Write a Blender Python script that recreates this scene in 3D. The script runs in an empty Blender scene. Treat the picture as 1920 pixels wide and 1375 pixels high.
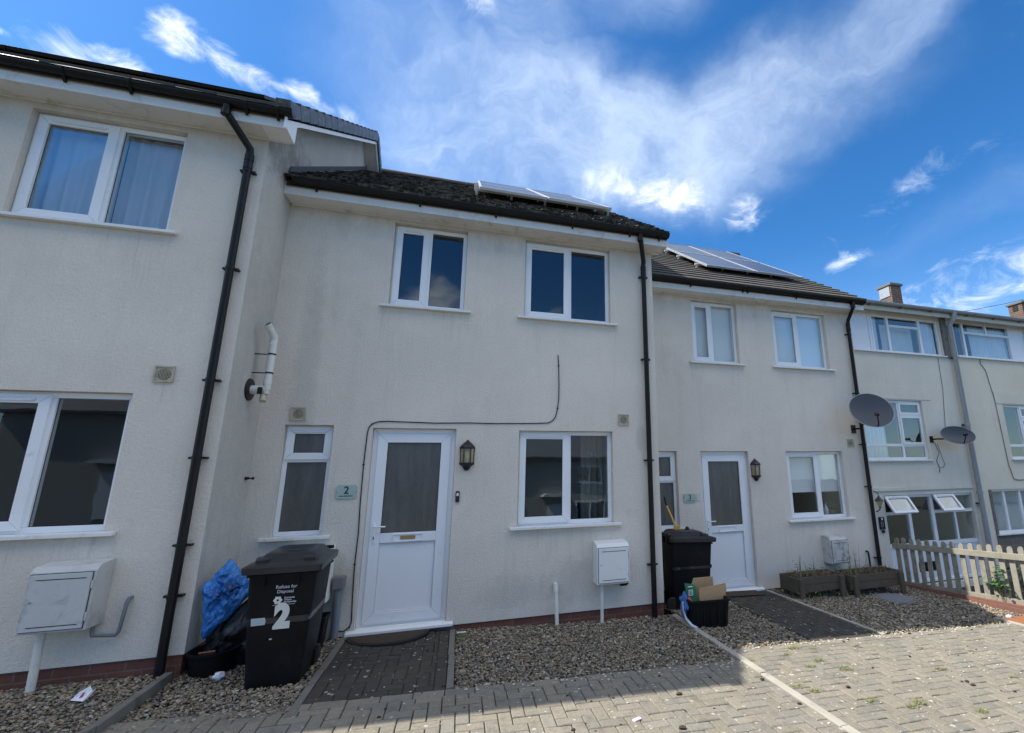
import bpy, bmesh, math, random
import numpy as np
from mathutils import Vector, Matrix, noise as mnoise

random.seed(7); rng = np.random.default_rng(7)
S = bpy.context.scene
COL = S.collection
R = math.radians

# ------------------------------------------------------------------ camera
cam = bpy.data.cameras.new("camera"); camo = bpy.data.objects.new("camera", cam); COL.objects.link(camo)
YAW, PITCH, ROLL = R(17.64901916), R(12.63004965), R(-0.85588334)
fwd = Vector((math.sin(YAW)*math.cos(PITCH), math.cos(YAW)*math.cos(PITCH), math.sin(PITCH)))
rt = Vector((math.cos(YAW), -math.sin(YAW), 0)); up = rt.cross(fwd)
r2 = math.cos(ROLL)*rt + math.sin(ROLL)*up; u2 = -math.sin(ROLL)*rt + math.cos(ROLL)*up
mw = Matrix((r2, u2, -fwd)).transposed().to_4x4(); mw.translation = Vector((0, -5.892, 1.576))
camo.matrix_world = mw
cam.sensor_width = 36; cam.lens = 36*870.593/1920
cam.shift_x = (960-1139.29)/1920; cam.shift_y = (690.01-687.5)/1920
cam.clip_start = .05; cam.clip_end = 2000
S.camera = camo

# ------------------------------------------------------------------ light, sky, exposure
SUN = Vector((-.77, .163, 1)).normalized()
SUN_EL = math.asin(SUN.z); SUN_AZ = math.atan2(SUN.x, SUN.y)
sl = bpy.data.lights.new("sun", 'SUN'); sl.energy = 3.8; sl.angle = R(.53); sl.color = (1, .95, .87)
so = bpy.data.objects.new("sun", sl); COL.objects.link(so)
so.rotation_euler = SUN.to_track_quat('Z', 'Y').to_euler()
S.view_settings.view_transform = 'Standard'; S.view_settings.look = 'None'
S.view_settings.exposure = 0.97; S.view_settings.gamma = 1.0
S.render.engine = 'CYCLES'
S.cycles.max_bounces = 8; S.cycles.transparent_max_bounces = 12

class NT:
    """tiny node helper"""
    def __init__(s, tree): s.t = tree; s.n = tree.nodes; s.l = tree.links
    def add(s, typ, ins=None, **props):
        n = s.n.new(typ)
        for k, v in props.items(): setattr(n, k, v)
        for k, v in (ins or {}).items(): s.put(n.inputs[k], v)
        return n
    def put(s, sock, v):
        if isinstance(v, bpy.types.NodeSocket): s.l.new(v, sock)
        elif isinstance(v, bpy.types.Node): s.l.new(v.outputs[0], sock)
        else: sock.default_value = v
    def m(s, op, a, b=0., c=0., clamp=False):
        n = s.add('ShaderNodeMath', operation=op, use_clamp=clamp)
        for i, v in enumerate((a, b, c)): s.put(n.inputs[i], v)
        return n.outputs[0]
    def vm(s, op, a, b=(0, 0, 0), c=None):
        n = s.add('ShaderNodeVectorMath', operation=op)
        s.put(n.inputs[0], a)
        if op == 'SCALE': s.put(n.inputs['Scale'], b)
        else: s.put(n.inputs[1], b)
        return n.outputs['Value'] if op in ('DOT_PRODUCT', 'LENGTH') else n.outputs['Vector']
    def ss(s, x, lo, hi, a=0., b=1.):
        n = s.add('ShaderNodeMapRange', interpolation_type='SMOOTHSTEP')
        for k, v in (('Value', x), ('From Min', lo), ('From Max', hi), ('To Min', a), ('To Max', b)): s.put(n.inputs[k], v)
        return n.outputs[0]
    def mix(s, f, a, b, mode='MIX'):
        n = s.add('ShaderNodeMix', data_type='RGBA', blend_type=mode)
        s.put(n.inputs[0], f)
        for i, v in ((6, a), (7, b)):
            s.put(n.inputs[i], tuple(v)+(1,) if isinstance(v, (tuple, list)) and len(v) == 3 else v)
        return n.outputs[2]
    def noise(s, vec, scale, detail=4., rough=.55, dist=0.):
        return s.add('ShaderNodeTexNoise', {'Vector': vec, 'Scale': scale, 'Detail': detail, 'Roughness': rough, 'Distortion': dist}).outputs['Fac']
    def mapping(s, vec, scale=(1, 1, 1), loc=(0, 0, 0), rot=(0, 0, 0)):
        return s.add('ShaderNodeMapping', {'Vector': vec, 'Scale': scale, 'Location': loc, 'Rotation': rot}).outputs[0]

W = bpy.data.worlds.new("World"); S.world = W; W.use_nodes = True
nt = NT(W.node_tree); nt.n.clear()
sky = nt.add('ShaderNodeTexSky', sky_type='NISHITA', sun_disc=False)
sky.sun_elevation = SUN_EL; sky.sun_rotation = SUN_AZ; sky.altitude = 50; sky.air_density = 1.0; sky.dust_density = .4; sky.ozone_density = 3.0
D = nt.add('ShaderNodeTexCoord').outputs['Generated']
D = nt.vm('NORMALIZE', D)
warp = nt.add('ShaderNodeTexNoise', {'Vector': D, 'Scale': 3.0, 'Detail': 5., 'Roughness': .6}).outputs['Color']
DW = nt.vm('ADD', D, nt.vm('SCALE', nt.vm('SUBTRACT', warp, (.5, .5, .5)), .22))
def lobe(az, el, wid, hei, tilt, soft=1.0):
    """soft elliptical region of the sky round a compass direction (az from +y towards +x, el above the horizon)"""
    az, el, tilt = R(az), R(el), R(tilt)
    c = Vector((math.sin(az)*math.cos(el), math.cos(az)*math.cos(el), math.sin(el)))
    h = Vector((math.cos(az), -math.sin(az), 0)); v = h.cross(c)
    a = math.cos(tilt)*h + math.sin(tilt)*v; b = -math.sin(tilt)*h + math.cos(tilt)*v
    u = nt.m('DIVIDE', nt.vm('DOT_PRODUCT', DW, tuple(a)), math.tan(R(wid)))
    w = nt.m('DIVIDE', nt.vm('DOT_PRODUCT', DW, tuple(b)), math.tan(R(hei)))
    r = nt.m('SQRT', nt.m('ADD', nt.m('MULTIPLY', u, u), nt.m('MULTIPLY', w, w)))
    front = nt.ss(nt.vm('DOT_PRODUCT', D, tuple(c)), 0., .3)
    return nt.m('MULTIPLY', nt.ss(r, 0.15, 1.0, 1., 0.), front)
def lobes(L):
    acc = None
    for az, el, w_, h_, t_, k_ in L:
        v = nt.m('MULTIPLY', lobe(az, el, w_, h_, t_), k_)
        acc = v if acc is None else nt.m('MAXIMUM', acc, v)
    return acc
# a thin high veil, and small fleecy clouds; unseen bright banks behind the camera are added to light the facade   (az, el, width, height, tilt, weight)
VEIL = lobes([(6, 39, 24, 12, 0, 1.), (22, 37.5, 22, 10, 0, 1.), (38, 40, 20, 9, 10, .75), (52, 42, 15, 5.5, 22, .70), (-8, 42, 15, 12, -20, .6), (4, 49, 14, 8, 0, .55), (22, 51, 12, 6, 20, .45), (60, 24, 22, 4, 20, .25)])
PUFF = lobes([(-30.8, 36.8, 3.6, 2.6, -25, .95), (-25.4, 36.3, 6.0, 2.8, -8, .85), (-20.0, 36.6, 4.4, 2.4, -15, .8), (-35.2, 33.4, 5.5, 2.4, -5, .95), (-40.5, 32.3, 2.5, 1.2, 0, .6), (-14.6, 36.8, 4.5, 3.2, -30, .62),
              (26, 32.8, 7.0, 5.0, 15, .56), (35.5, 30.4, 4.5, 3.2, 0, .60), (20, 34, 9, 4, 10, .45), (47.6, 22.7, 5.5, 2.2, 8, .52), (57, 17.6, 16, 4.2, 8, .66), (52, 27, 12, 3, 15, .36), (-2, 48, 4, 4, 30, .45), (64, 20, 6, 2, 0, .4)])
FILL_BANK = lobes([(180, 64, 66, 24, 0, 1.05), (112, 46, 34, 20, 0, .95), (-112, 48, 34, 20, 0, .95), (185, 20.0, 7, 4.5, 0, .52), (168, 18.0, 8, 2.6, 0, .45), (150, 22, 16, 5, 0, .5), (-150, 18, 26, 6, 0, .55)])  # low lobes mirror in the panes; the high ones are added facade fill
f1 = nt.noise(nt.mapping(DW, (1, 1, 1.6)), 3.4, 9., .60)
f2 = nt.noise(nt.mapping(D, (1, 1, 1.5), (3, 1, 0)), 13.0, 10., .66, .8)
f3 = nt.noise(nt.mapping(DW, (1.0, 1.0, 2.6), (7, 2, 5), (0, .5, .4)), 5.0, 10., .66, .8)
veil = nt.m('MULTIPLY', nt.ss(VEIL, .0, .95), nt.m('ADD', .34, nt.m('MULTIPLY', nt.ss(nt.m('ADD', nt.m('MULTIPLY', f1, .55), nt.m('MULTIPLY', f3, .45)), .34, .68), .66)))
veil = nt.m('MULTIPLY', veil, .62)
pd = nt.m('ADD', PUFF, nt.m('ADD', nt.m('MULTIPLY', nt.m('SUBTRACT', f2, .5), 2.3), nt.m('MULTIPLY', nt.m('SUBTRACT', f1, .5), .9)))
puff = nt.m('MULTIPLY', nt.ss(pd, .18, 1.35), nt.ss(PUFF, 0., .55))
bd = nt.m('ADD', FILL_BANK, nt.m('ADD', nt.m('MULTIPLY', nt.m('SUBTRACT', f1, .5), 1.9), nt.m('MULTIPLY', nt.m('SUBTRACT', f2, .5), .6)))
fill_bank = nt.m('MULTIPLY', nt.ss(bd, .20, .95), nt.ss(FILL_BANK, 0., .3))
haze = nt.ss(nt.add('ShaderNodeSeparateXYZ', {'Vector': D}).outputs[2], 0., .45, .22, 0.)
bluesky = nt.mix(1.0, sky.outputs[0], (.86, 1.0, 1.14), 'MULTIPLY')
hsv = nt.add('ShaderNodeHueSaturation', {'Saturation': 1.20, 'Value': .86, 'Color': bluesky})
cl = nt.m('SUBTRACT', 1., nt.m('MULTIPLY', nt.m('SUBTRACT', 1., veil), nt.m('MULTIPLY', nt.m('SUBTRACT', 1., nt.m('MULTIPLY', puff, .80)), nt.m('SUBTRACT', 1., nt.m('MULTIPLY', fill_bank, .96)))))
cloudcol = nt.mix(nt.m('MAXIMUM', puff, fill_bank), (5.1, 6.0, 7.2), (8.8, 8.6, 8.4))
skycol = nt.mix(nt.m('MAXIMUM', cl, haze), hsv.outputs[0], cloudcol)
bg = nt.add('ShaderNodeBackground', {'Color': skycol, 'Strength': .105})
nt.l.new(bg.outputs[0], nt.add('ShaderNodeOutputWorld').inputs['Surface'])

# ------------------------------------------------------------------ materials
MATS = {}
def base_mat(name):
    m = bpy.data.materials.new(name); m.use_nodes = True
    n = NT(m.node_tree); n.n.clear()
    bs = n.add('ShaderNodeBsdfPrincipled'); out = n.add('ShaderNodeOutputMaterial'); n.l.new(bs.outputs[0], out.inputs[0])
    MATS[name] = m
    return m, n, bs
def bump(n, bs, h, strength=.3, dist=.01):
    b = n.add('ShaderNodeBump', {'Height': h, 'Strength': strength, 'Distance': dist}); n.l.new(b.outputs[0], bs.inputs['Normal'])
def oc(n): return n.add('ShaderNodeTexCoord').outputs['Object']
def plain(name, col, rough=.5, var=.18, scale=6., bs_=60., bst=.1, metal=0., dirt=None, dscale=3., dlo=.55, dhi=.75, bdist=.004, spec=.5):
    m, n, bs = base_mat(name); o = oc(n)
    nz = n.noise(o, scale, 6., .6)
    c = n.mix(nz, tuple(x*(1-var) for x in col), tuple(min(1, x*(1+var)) for x in col))
    if dirt: c = n.mix(n.ss(n.noise(o, dscale, 8., .68, .4), dlo, dhi), c, dirt)
    n.put(bs.inputs['Base Color'], c)
    n.put(bs.inputs['Roughness'], n.m('ADD', rough, n.m('MULTIPLY', n.m('SUBTRACT', nz, .5), .25), clamp=True))
    bs.inputs['Metallic'].default_value = metal; bs.inputs['Specular IOR Level'].default_value = spec
    if bst: bump(n, bs, n.noise(o, bs_, 5., .6), bst, bdist)
    return m
def render_wall(name, col, streak=.5, base=None, drips=(), eave=None):
    m, n, bs = base_mat(name); o = oc(n)
    big = n.noise(o, .9, 5., .6); mid = n.noise(o, 5., 6., .65)
    st = n.noise(n.mapping(o, (5., 5., .5)), 1.0, 7., .7, .3)
    blot = n.noise(n.mapping(o, (1, 1, .7), (4, 2, 9)), 2.1, 8., .7, .5)
    c = n.mix(n.ss(big, .35, .7), tuple(x*.93 for x in col), tuple(min(1, x*1.05) for x in col))
    c = n.mix(n.ss(mid, .3, .8, 0, .14), c, tuple(x*.74 for x in col))
    c = n.mix(n.m('MULTIPLY', n.ss(st, .5, .78), streak*.55), c, (col[0]*.62, col[1]*.63, col[2]*.60))
    c = n.mix(n.m('MULTIPLY', n.ss(blot, .57, .76), streak*.6), c, (col[0]*.55, col[1]*.56, col[2]*.54))
    grain = n.noise(o, 95., 3., .7); coarse = n.noise(o, 38., 4., .75)
    c = n.mix(n.ss(coarse, .30, .62, .20, 0.), c, tuple(x*.60 for x in col))
    c = n.mix(n.ss(grain, .25, .75, 0., .42), c, tuple(x*.72 for x in col))
    if base:
        for (cx_, cz_, rx_, rz_, k_, dc) in base:   # grime patches with a place of their own
            sx = n.add('ShaderNodeSeparateXYZ', {'Vector': o})
            u = n.m('DIVIDE', n.m('SUBTRACT', sx.outputs[0], cx_), rx_); v = n.m('DIVIDE', n.m('SUBTRACT', sx.outputs[2], cz_), rz_)
            r = n.m('ADD', n.m('MULTIPLY', u, u), n.m('MULTIPLY', v, v))
            r = n.m('ADD', r, n.m('MULTIPLY', n.m('SUBTRACT', n.noise(o, 7., 8., .72), .5), 2.2))
            c = n.mix(n.ss(r, .1, 1.1, k_, 0.), c, dc)
    sx = n.add('ShaderNodeSeparateXYZ', {'Vector': o}); X_, Z_ = sx.outputs[0], sx.outputs[2]
    run = n.noise(n.mapping(o, (19., 19., .7), (1, 2, 3)), 1., 7., .75, .5)
    for (xa, xb, zt_, ln, k_) in drips:                   # rain runs below sills, vents and pipes
        ins = n.m('MULTIPLY', n.ss(X_, xa-.02, xa+.02), n.ss(X_, xb-.02, xb+.02, 1., 0.))
        fall = n.m('MULTIPLY', n.ss(Z_, zt_-ln, zt_, 0., 1.), n.ss(Z_, zt_, zt_+.01, 1., 0.))
        c = n.mix(n.m('MULTIPLY', n.m('MULTIPLY', ins, fall), n.m('MULTIPLY', n.ss(run, .46, .78, 0., k_), n.ss(blot, .36, .62, .12, .75))), c, (.20, .19, .17))
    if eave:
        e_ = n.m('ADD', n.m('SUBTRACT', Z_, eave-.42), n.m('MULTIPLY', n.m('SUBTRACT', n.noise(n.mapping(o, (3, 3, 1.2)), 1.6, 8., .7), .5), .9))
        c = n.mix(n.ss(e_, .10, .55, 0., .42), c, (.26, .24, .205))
    n.put(bs.inputs['Base Color'], c); bs.inputs['Roughness'].default_value = .92; bs.inputs['Specular IOR Level'].default_value = .2
    h = n.m('ADD', n.m('MULTIPLY', grain, .8), n.m('MULTIPLY', coarse, 1.2))
    bump(n, bs, h, .75, .010)
    return m
def brick_mat(name, c1, c2, mortar, bw=.225, rh=.075, axis='XZ', rough=.85):
    m, n, bs = base_mat(name); o = oc(n)
    sx = n.add('ShaderNodeSeparateXYZ', {'Vector': o})
    hor = n.m('ADD', sx.outputs[0], sx.outputs[1])
    v = n.add('ShaderNodeCombineXYZ', {'X': hor, 'Y': sx.outputs[2]})
    b = n.add('ShaderNodeTexBrick', {'Vector': v.outputs[0], 'Color1': c1+(1,), 'Color2': c2+(1,), 'Mortar': mortar+(1,), 'Scale': 1.0, 'Mortar Size': .006, 'Brick Width': bw, 'Row Height': rh, 'Bias': 0.})
    nz = n.noise(o, 22., 6., .65)
    c = n.mix(n.ss(nz, .3, .8, 0, .6), b.outputs[0], tuple(x*.5 for x in c1))
    n.put(bs.inputs['Base Color'], c); bs.inputs['Roughness'].default_value = rough
    bump(n, bs, n.m('ADD', n.m('MULTIPLY', b.outputs['Fac'], -1.0), n.m('MULTIPLY', nz, .4)), .6, .008)
    return m
def attr_mat(name, rough=.85, bscale=120., bst=.4, mult=(1, 1, 1), var=.35, moss=None, mosslo=.55, mosshi=.75, mscale=5., spec=.35, bdist=.003, spots=None):
    m, n, bs = base_mat(name); o = oc(n)
    a = n.add('ShaderNodeAttribute', attribute_name='col')
    nz = n.noise(o, bscale*.35, 6., .65)
    c = n.mix(n.ss(nz, .25, .8, 0., var), a.outputs['Color'], (.03, .03, .028))
    if moss:
        c = n.mix(n.ss(n.noise(o, mscale, 9., .72, .3), mosslo, mosshi), c, moss)
    if spots:                                             # pale lichen and dark crumbs on the blocks
        c = n.mix(n.ss(n.noise(o, 11., 7., .7, .3), .48, .70, 0., .45), c, (.09, .082, .066))
        v = n.add('ShaderNodeTexVoronoi', {'Vector': o, 'Scale': 17., 'Randomness': 1.}); vr = n.add('ShaderNodeSeparateColor', {'Color': v.outputs['Color']})
        r_ = n.m('MULTIPLY', vr.outputs[0], n.m('MULTIPLY', vr.outputs[1], .34))
        edge = n.m('SUBTRACT', n.m('ADD', v.outputs['Distance'], n.m('MULTIPLY', n.m('SUBTRACT', n.noise(o, 60., 4., .7), .5), .34)), r_)
        c = n.mix(n.ss(edge, -.03, .02, .62, 0.), c, spots)
    n.put(bs.inputs['Base Color'], c); bs.inputs['Roughness'].default_value = rough; bs.inputs['Specular IOR Level'].default_value = spec
    bump(n, bs, n.noise(o, bscale, 5., .65), bst, bdist)
    return m
def glass_mat(name, refl=.045, tint=(.95, .965, .965), wav=.02, fk=.55):
    m = bpy.data.materials.new(name); m.use_nodes = True; n = NT(m.node_tree); n.n.clear(); MATS[name] = m
    o = oc(n)
    b = n.add('ShaderNodeBump', {'Height': n.noise(o, 2.3, 2., .5), 'Strength': wav, 'Distance': .05})
    fr = n.add('ShaderNodeFresnel', {'IOR': 1.5}); 
    f = n.m('ADD', refl, n.m('MULTIPLY', fr.outputs[0], fk), clamp=True)
    gl = n.add('ShaderNodeBsdfGlossy', {'Color': (.86, .91, .95, 1), 'Roughness': .0}); n.l.new(b.outputs[0], gl.inputs['Normal'])
    tr = n.add('ShaderNodeBsdfTransparent', {'Color': tint+(1,)})
    mx = n.add('ShaderNodeMixShader', {0: f}); n.l.new(tr.outputs[0], mx.inputs[1]); n.l.new(gl.outputs[0], mx.inputs[2])
    n.l.new(mx.outputs[0], n.add('ShaderNodeOutputMaterial').inputs[0])
    return m

WALLC = (.80, .732, .640)
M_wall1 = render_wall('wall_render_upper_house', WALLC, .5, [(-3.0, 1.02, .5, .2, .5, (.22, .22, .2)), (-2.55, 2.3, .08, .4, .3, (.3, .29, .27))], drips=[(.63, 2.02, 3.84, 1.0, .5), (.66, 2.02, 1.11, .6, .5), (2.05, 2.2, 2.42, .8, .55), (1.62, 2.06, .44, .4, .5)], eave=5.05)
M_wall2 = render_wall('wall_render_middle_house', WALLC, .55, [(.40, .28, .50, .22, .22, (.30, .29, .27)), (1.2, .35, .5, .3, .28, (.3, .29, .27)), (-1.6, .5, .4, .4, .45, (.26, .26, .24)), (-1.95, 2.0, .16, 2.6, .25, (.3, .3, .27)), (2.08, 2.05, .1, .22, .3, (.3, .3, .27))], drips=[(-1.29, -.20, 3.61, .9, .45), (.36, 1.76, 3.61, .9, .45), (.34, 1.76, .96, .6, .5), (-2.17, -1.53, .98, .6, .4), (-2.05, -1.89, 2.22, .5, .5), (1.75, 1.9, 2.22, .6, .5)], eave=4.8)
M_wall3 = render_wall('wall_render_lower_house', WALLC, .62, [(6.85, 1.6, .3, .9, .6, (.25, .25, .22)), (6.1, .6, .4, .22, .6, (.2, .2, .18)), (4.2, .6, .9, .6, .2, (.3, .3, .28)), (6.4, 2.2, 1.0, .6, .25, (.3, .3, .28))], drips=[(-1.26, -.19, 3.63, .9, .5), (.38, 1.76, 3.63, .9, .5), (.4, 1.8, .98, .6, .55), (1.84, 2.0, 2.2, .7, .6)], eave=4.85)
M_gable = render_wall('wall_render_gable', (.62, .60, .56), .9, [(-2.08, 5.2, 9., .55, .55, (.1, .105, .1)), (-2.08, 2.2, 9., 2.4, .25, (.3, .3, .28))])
M_wallT1 = render_wall('wall_render_pale', (.83, .775, .665), .6, [(9.4, 3.25, 1.2, .2, .3, (.35, .34, .31))])
M_wallT2 = render_wall('wall_render_cream', (.85, .775, .63), .5)
M_white = plain('upvc_white', (.80, .81, .82), .32, .03, 3., 30., .0, dirt=(.55, .54, .5), dscale=9., dlo=.6, dhi=.85)
M_whitedirty = plain('white_board_weathered', (.70, .69, .665), .5, .06, 3., 40., .04, dirt=(.40, .385, .34), dscale=5., dlo=.5, dhi=.8)
M_cill = plain('white_sill', (.74, .74, .73), .4, .05, 3., 30., .0, dirt=(.45, .44, .40), dscale=8., dlo=.52, dhi=.8)
M_black = plain('black_plastic_gutter', (.007, .007, .008), .42, .3, 8., 60., .05, dirt=(.02, .02, .018), dscale=6., dlo=.55, dhi=.8, spec=.3)
M_bin = plain('black_bin_plastic', (.008, .008, .0085), .55, .25, 5., 220., .12, spec=.14, dirt=(.018, .018, .018), dscale=4., dlo=.5, dhi=.85, bdist=.001)
M_binlid = plain('bin_lid_plastic', (.022, .023, .026), .36, .25, 5., 220., .10, spec=.4, dirt=(.04, .04, .04), dscale=5., dlo=.5, dhi=.85, bdist=.001)
M_cream = plain('cream_plastic', (.46, .42, .30), .5, .12, 9., 40., .03, dirt=(.17, .14, .08), dscale=12., dlo=.48, dhi=.75)
M_pipewhite = plain('white_pipe', (.68, .67, .62), .4, .08, 6., 40., .03, dirt=(.36, .34, .28), dscale=9., dlo=.55, dhi=.8)
M_meter = plain('meter_box_plastic', (.72, .73, .71), .42, .05, 4., 40., .03, dirt=(.42, .41, .36), dscale=5., dlo=.56, dhi=.8)
M_meterold = plain('meter_box_weathered', (.50, .51, .50), .6, .12, 4., 60., .08, dirt=(.27, .265, .24), dscale=7., dlo=.50, dhi=.80)
M_metermoss = plain('meter_box_mossy', (.50, .50, .48), .65, .15, 5., 60., .12, dirt=(.17, .165, .15), dscale=6.5, dlo=.46, dhi=.70)
M_grey = plain('grey_pipe', (.16, .19, .215), .42, .1, 5., 50., .03)
M_greycap = plain('grey_cap', (.17, .165, .18), .6, .1, 5., 50., .03)
M_greyzinc = plain('grey_downpipe', (.33, .35, .37), .45, .12, 5., 50., .03, dirt=(.2, .2, .19), dscale=4.)
M_lead = plain('dull_lead_flashing', (.07, .075, .085), .6, .2, 6., 60., .1)
M_vergegrey = plain('grey_verge_cap', (.085, .10, .12), .5, .2, 6., 70., .08, dirt=(.30, .31, .31), dscale=10., dlo=.5, dhi=.75)
M_ridge = plain('dark_ridge_tile', (.035, .031, .027), .92, .4, 8., 70., .3, dirt=(.02, .02, .01), spec=.2)
M_brick = brick_mat('red_brick_plinth', (.20, .072, .045), (.13, .05, .036), (.16, .12, .10))
M_brickdk = brick_mat('chimney_brick', (.17, .095, .062), (.10, .060, .042), (.30, .27, .23))
M_brickgrey = brick_mat('grey_brown_brick', (.20, .165, .14), (.15, .125, .11), (.26, .24, .21), .3, .13)
M_tile = attr_mat('roof_tile', .9, 90., .5, var=.4, moss=(.022, .020, .012), mosslo=.44, mosshi=.56, mscale=11.)
M_tilelit = attr_mat('roof_tile_plain', .9, 90., .5, var=.35, moss=(.04, .038, .02), mosslo=.60, mosshi=.75, mscale=6.)
M_stone = attr_mat('gravel_stone', .75, 160., .35, var=.35)
M_paver = attr_mat('block_paver', .88, 150., .55, var=.34, moss=(.10, .095, .075), mosslo=.56, mosshi=.8, mscale=2.4, spots=(.50, .48, .42))
M_sand = plain('jointing_sand', (.055, .048, .036), .95, .4, 14., 120., .4, dirt=(.03, .032, .02), dscale=3.)
M_earth = plain('earth_under_gravel', (.09, .078, .062), .95, .4, 18., 90., .5, dirt=(.028, .026, .02), dscale=5.)
M_kerb = plain('concrete_kerb', (.36, .335, .28), .9, .2, 7., 110., .35, dirt=(.13, .12, .09), dscale=4., dlo=.5, dhi=.8)
M_concdark = plain('concrete_dark', (.16, .15, .13), .92, .25, 7., 110., .35, dirt=(.05, .055, .03), dscale=5.)
M_asph = plain('asphalt_road', (.05, .05, .05), .92, .25, 9., 200., .4)
M_groundfar = plain('rough_ground', (.045, .045, .026), .95, .4, 8., 90., .6, dirt=(.03, .024, .016))
M_grass = plain('grass_ground', (.06, .09, .03), .95, .4, 8., 90., .6)
M_glass = glass_mat('window_glass', .022, fk=.45)
M_glassup = glass_mat('window_glass_sky', .05, (.72, .76, .80))
M_glassrefl = glass_mat('window_glass_mirroring', .055, fk=.6)
M_glasslow = glass_mat('window_glass_pale', .0, (.975, .985, .98), fk=.34)
M_glassfar = glass_mat('window_glass_distant', .0, (.975, .985, .98), fk=.20)
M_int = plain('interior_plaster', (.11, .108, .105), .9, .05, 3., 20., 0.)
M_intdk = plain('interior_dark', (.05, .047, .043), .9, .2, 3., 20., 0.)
M_curt = plain('white_curtain', (.62, .66, .72), .9, .05, 3., 90., .1)
M_blind = plain('white_roller_blind', (.82, .83, .81), .85, .03, 2., 120., .03)
M_steel = plain('steel_fixing', (.42, .42, .42), .35, .1, 5., 50., .02, metal=.8)
M_brass = plain('brass_plate', (.42, .27, .10), .4, .2, 30., 60., .1, metal=.7, dirt=(.1, .06, .02), dscale=40.)
M_solarframe = plain('aluminium_frame', (.62, .63, .64), .35, .05, 5., 50., .0, metal=.35)
M_dish = plain('dish_grey_mesh', (.055, .062, .075), .55, .12, 4., 300., .1, bdist=.001)
M_dishlight = plain('dish_rim', (.35, .36, .37), .5, .1, 4., 60., .02)
M_wood = plain('fence_timber', (.27, .25, .20), .85, .22, 10., 50., .3, dirt=(.15, .14, .095), dscale=7., dlo=.46, dhi=.72)  # weathered blotches, deepened in colour to suggest the shaded end of the fence
M_woodold = plain('planter_timber', (.085, .068, .048), .88, .3, 10., 50., .35, dirt=(.05, .042, .03), dscale=5., dlo=.5, dhi=.75)
M_card = plain('cardboard', (.36, .235, .125), .85, .1, 10., 140., .08, dirt=(.26, .165, .09), dscale=12.)
M_green = plain('green_printed_carton', (.02, .15, .07), .5, .08, 8., 50., .03)
M_bluebag = plain('blue_plastic_sack', (.018, .12, .42), .34, .22, 9., 26., .55, bdist=.02)
M_bagblue2 = plain('blue_carrier_plastic', (.05, .14, .42), .4, .2, 14., 40., .3, bdist=.01)
M_bagwhite = plain('pale_carrier_plastic', (.5, .56, .62), .4, .2, 14., 40., .3, bdist=.01)
M_bagred = plain('red_carrier_plastic', (.45, .04, .05), .45, .2, 14., 40., .2)
M_blackbag = plain('black_plastic_sack', (.012, .012, .016), .38, .3, 9., 24., .5, bdist=.02)
M_paper = plain('white_paper_litter', (.72, .73, .78), .8, .05, 20., 40., .2)
M_mat = plain('coir_doormat', (.055, .035, .022), .97, .45, 60., 240., .9, dirt=(.10, .06, .035), dscale=30., bdist=.006)
M_rubber = plain('black_rubber_edge', (.012, .012, .012), .7, .2, 20., 80., .1)
M_rust = plain('rusty_steel_cover', (.26, .105, .040), .85, .3, 8., 120., .25, dirt=(.16, .055, .02), dscale=6.)
M_manh = plain('grey_manhole_cover', (.17, .18, .20), .75, .15, 8., 100., .25, dirt=(.09, .09, .08), dscale=5.)
M_lampblk = plain('black_lantern_metal', (.010, .010, .012), .4, .2, 12., 80., .1)
M_lampglass = plain('lantern_amber_glass', (.44, .36, .24), .25, .15, 12., 40., .15)
M_bulb = plain('lamp_bulb', (.7, .68, .6), .3, .02, 5., 20., 0.)
M_plaque = plain('glass_house_plaque', (.36, .48, .43), .2, .08, 25., 40., .05)
M_ink = plain('black_lettering', (.008, .008, .01), .5, .0, 5., 20., 0.)
M_printw = plain('white_lettering', (.62, .62, .58), .5, .08, 30., 20., 0., dirt=(.46, .45, .36), dscale=7.)
M_printg = plain('faded_grey_lettering', (.44, .45, .47), .6, .1, 60., 20., 0.)
M_tape = plain('clear_parcel_tape', (.022, .023, .026), .16, .5, 20., 40., .6, dirt=(.12, .13, .145), dscale=9., dlo=.55, dhi=.72)  # paler blotches are glints painted into the dark film
M_tapelabel = plain('torn_paper_label', (.38, .44, .47), .6, .25, 30., 40., .1)
M_yellow = plain('yellow_broom_plastic', (.62, .36, .06), .45, .1, 8., 40., .03)
M_bristle = plain('broom_bristles', (.55, .42, .2), .8, .2, 40., 200., .3)
M_leaf = plain('green_leaf', (.065, .15, .03), .5, .4, 14., 60., .2)
M_leafyellow = plain('pale_weed_leaf', (.17, .19, .045), .6, .4, 20., 60., .2)
M_dry = plain('dry_plant_stalk', (.19, .14, .075), .85, .4, 20., 60., .2)
M_drygreen = plain('faded_green_stalk', (.19, .20, .085), .8, .4, 20., 60., .2)
M_soil = plain('dark_soil', (.03, .024, .018), .95, .3, 30., 60., .6)
M_deadleaf = plain('dead_leaf', (.05, .028, .018), .8, .5, 20., 60., .2)
M_terracotta = plain('terracotta_shard', (.28, .10, .055), .8, .2, 20., 60., .2)
M_oppwall = plain('opposite_render', (.42, .40, .36), .9, .15, 2., 60., .2)
M_panelwhite = plain('white_cladding_panel', (.74, .76, .80), .35, .03, 3., 30., 0.)

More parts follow.
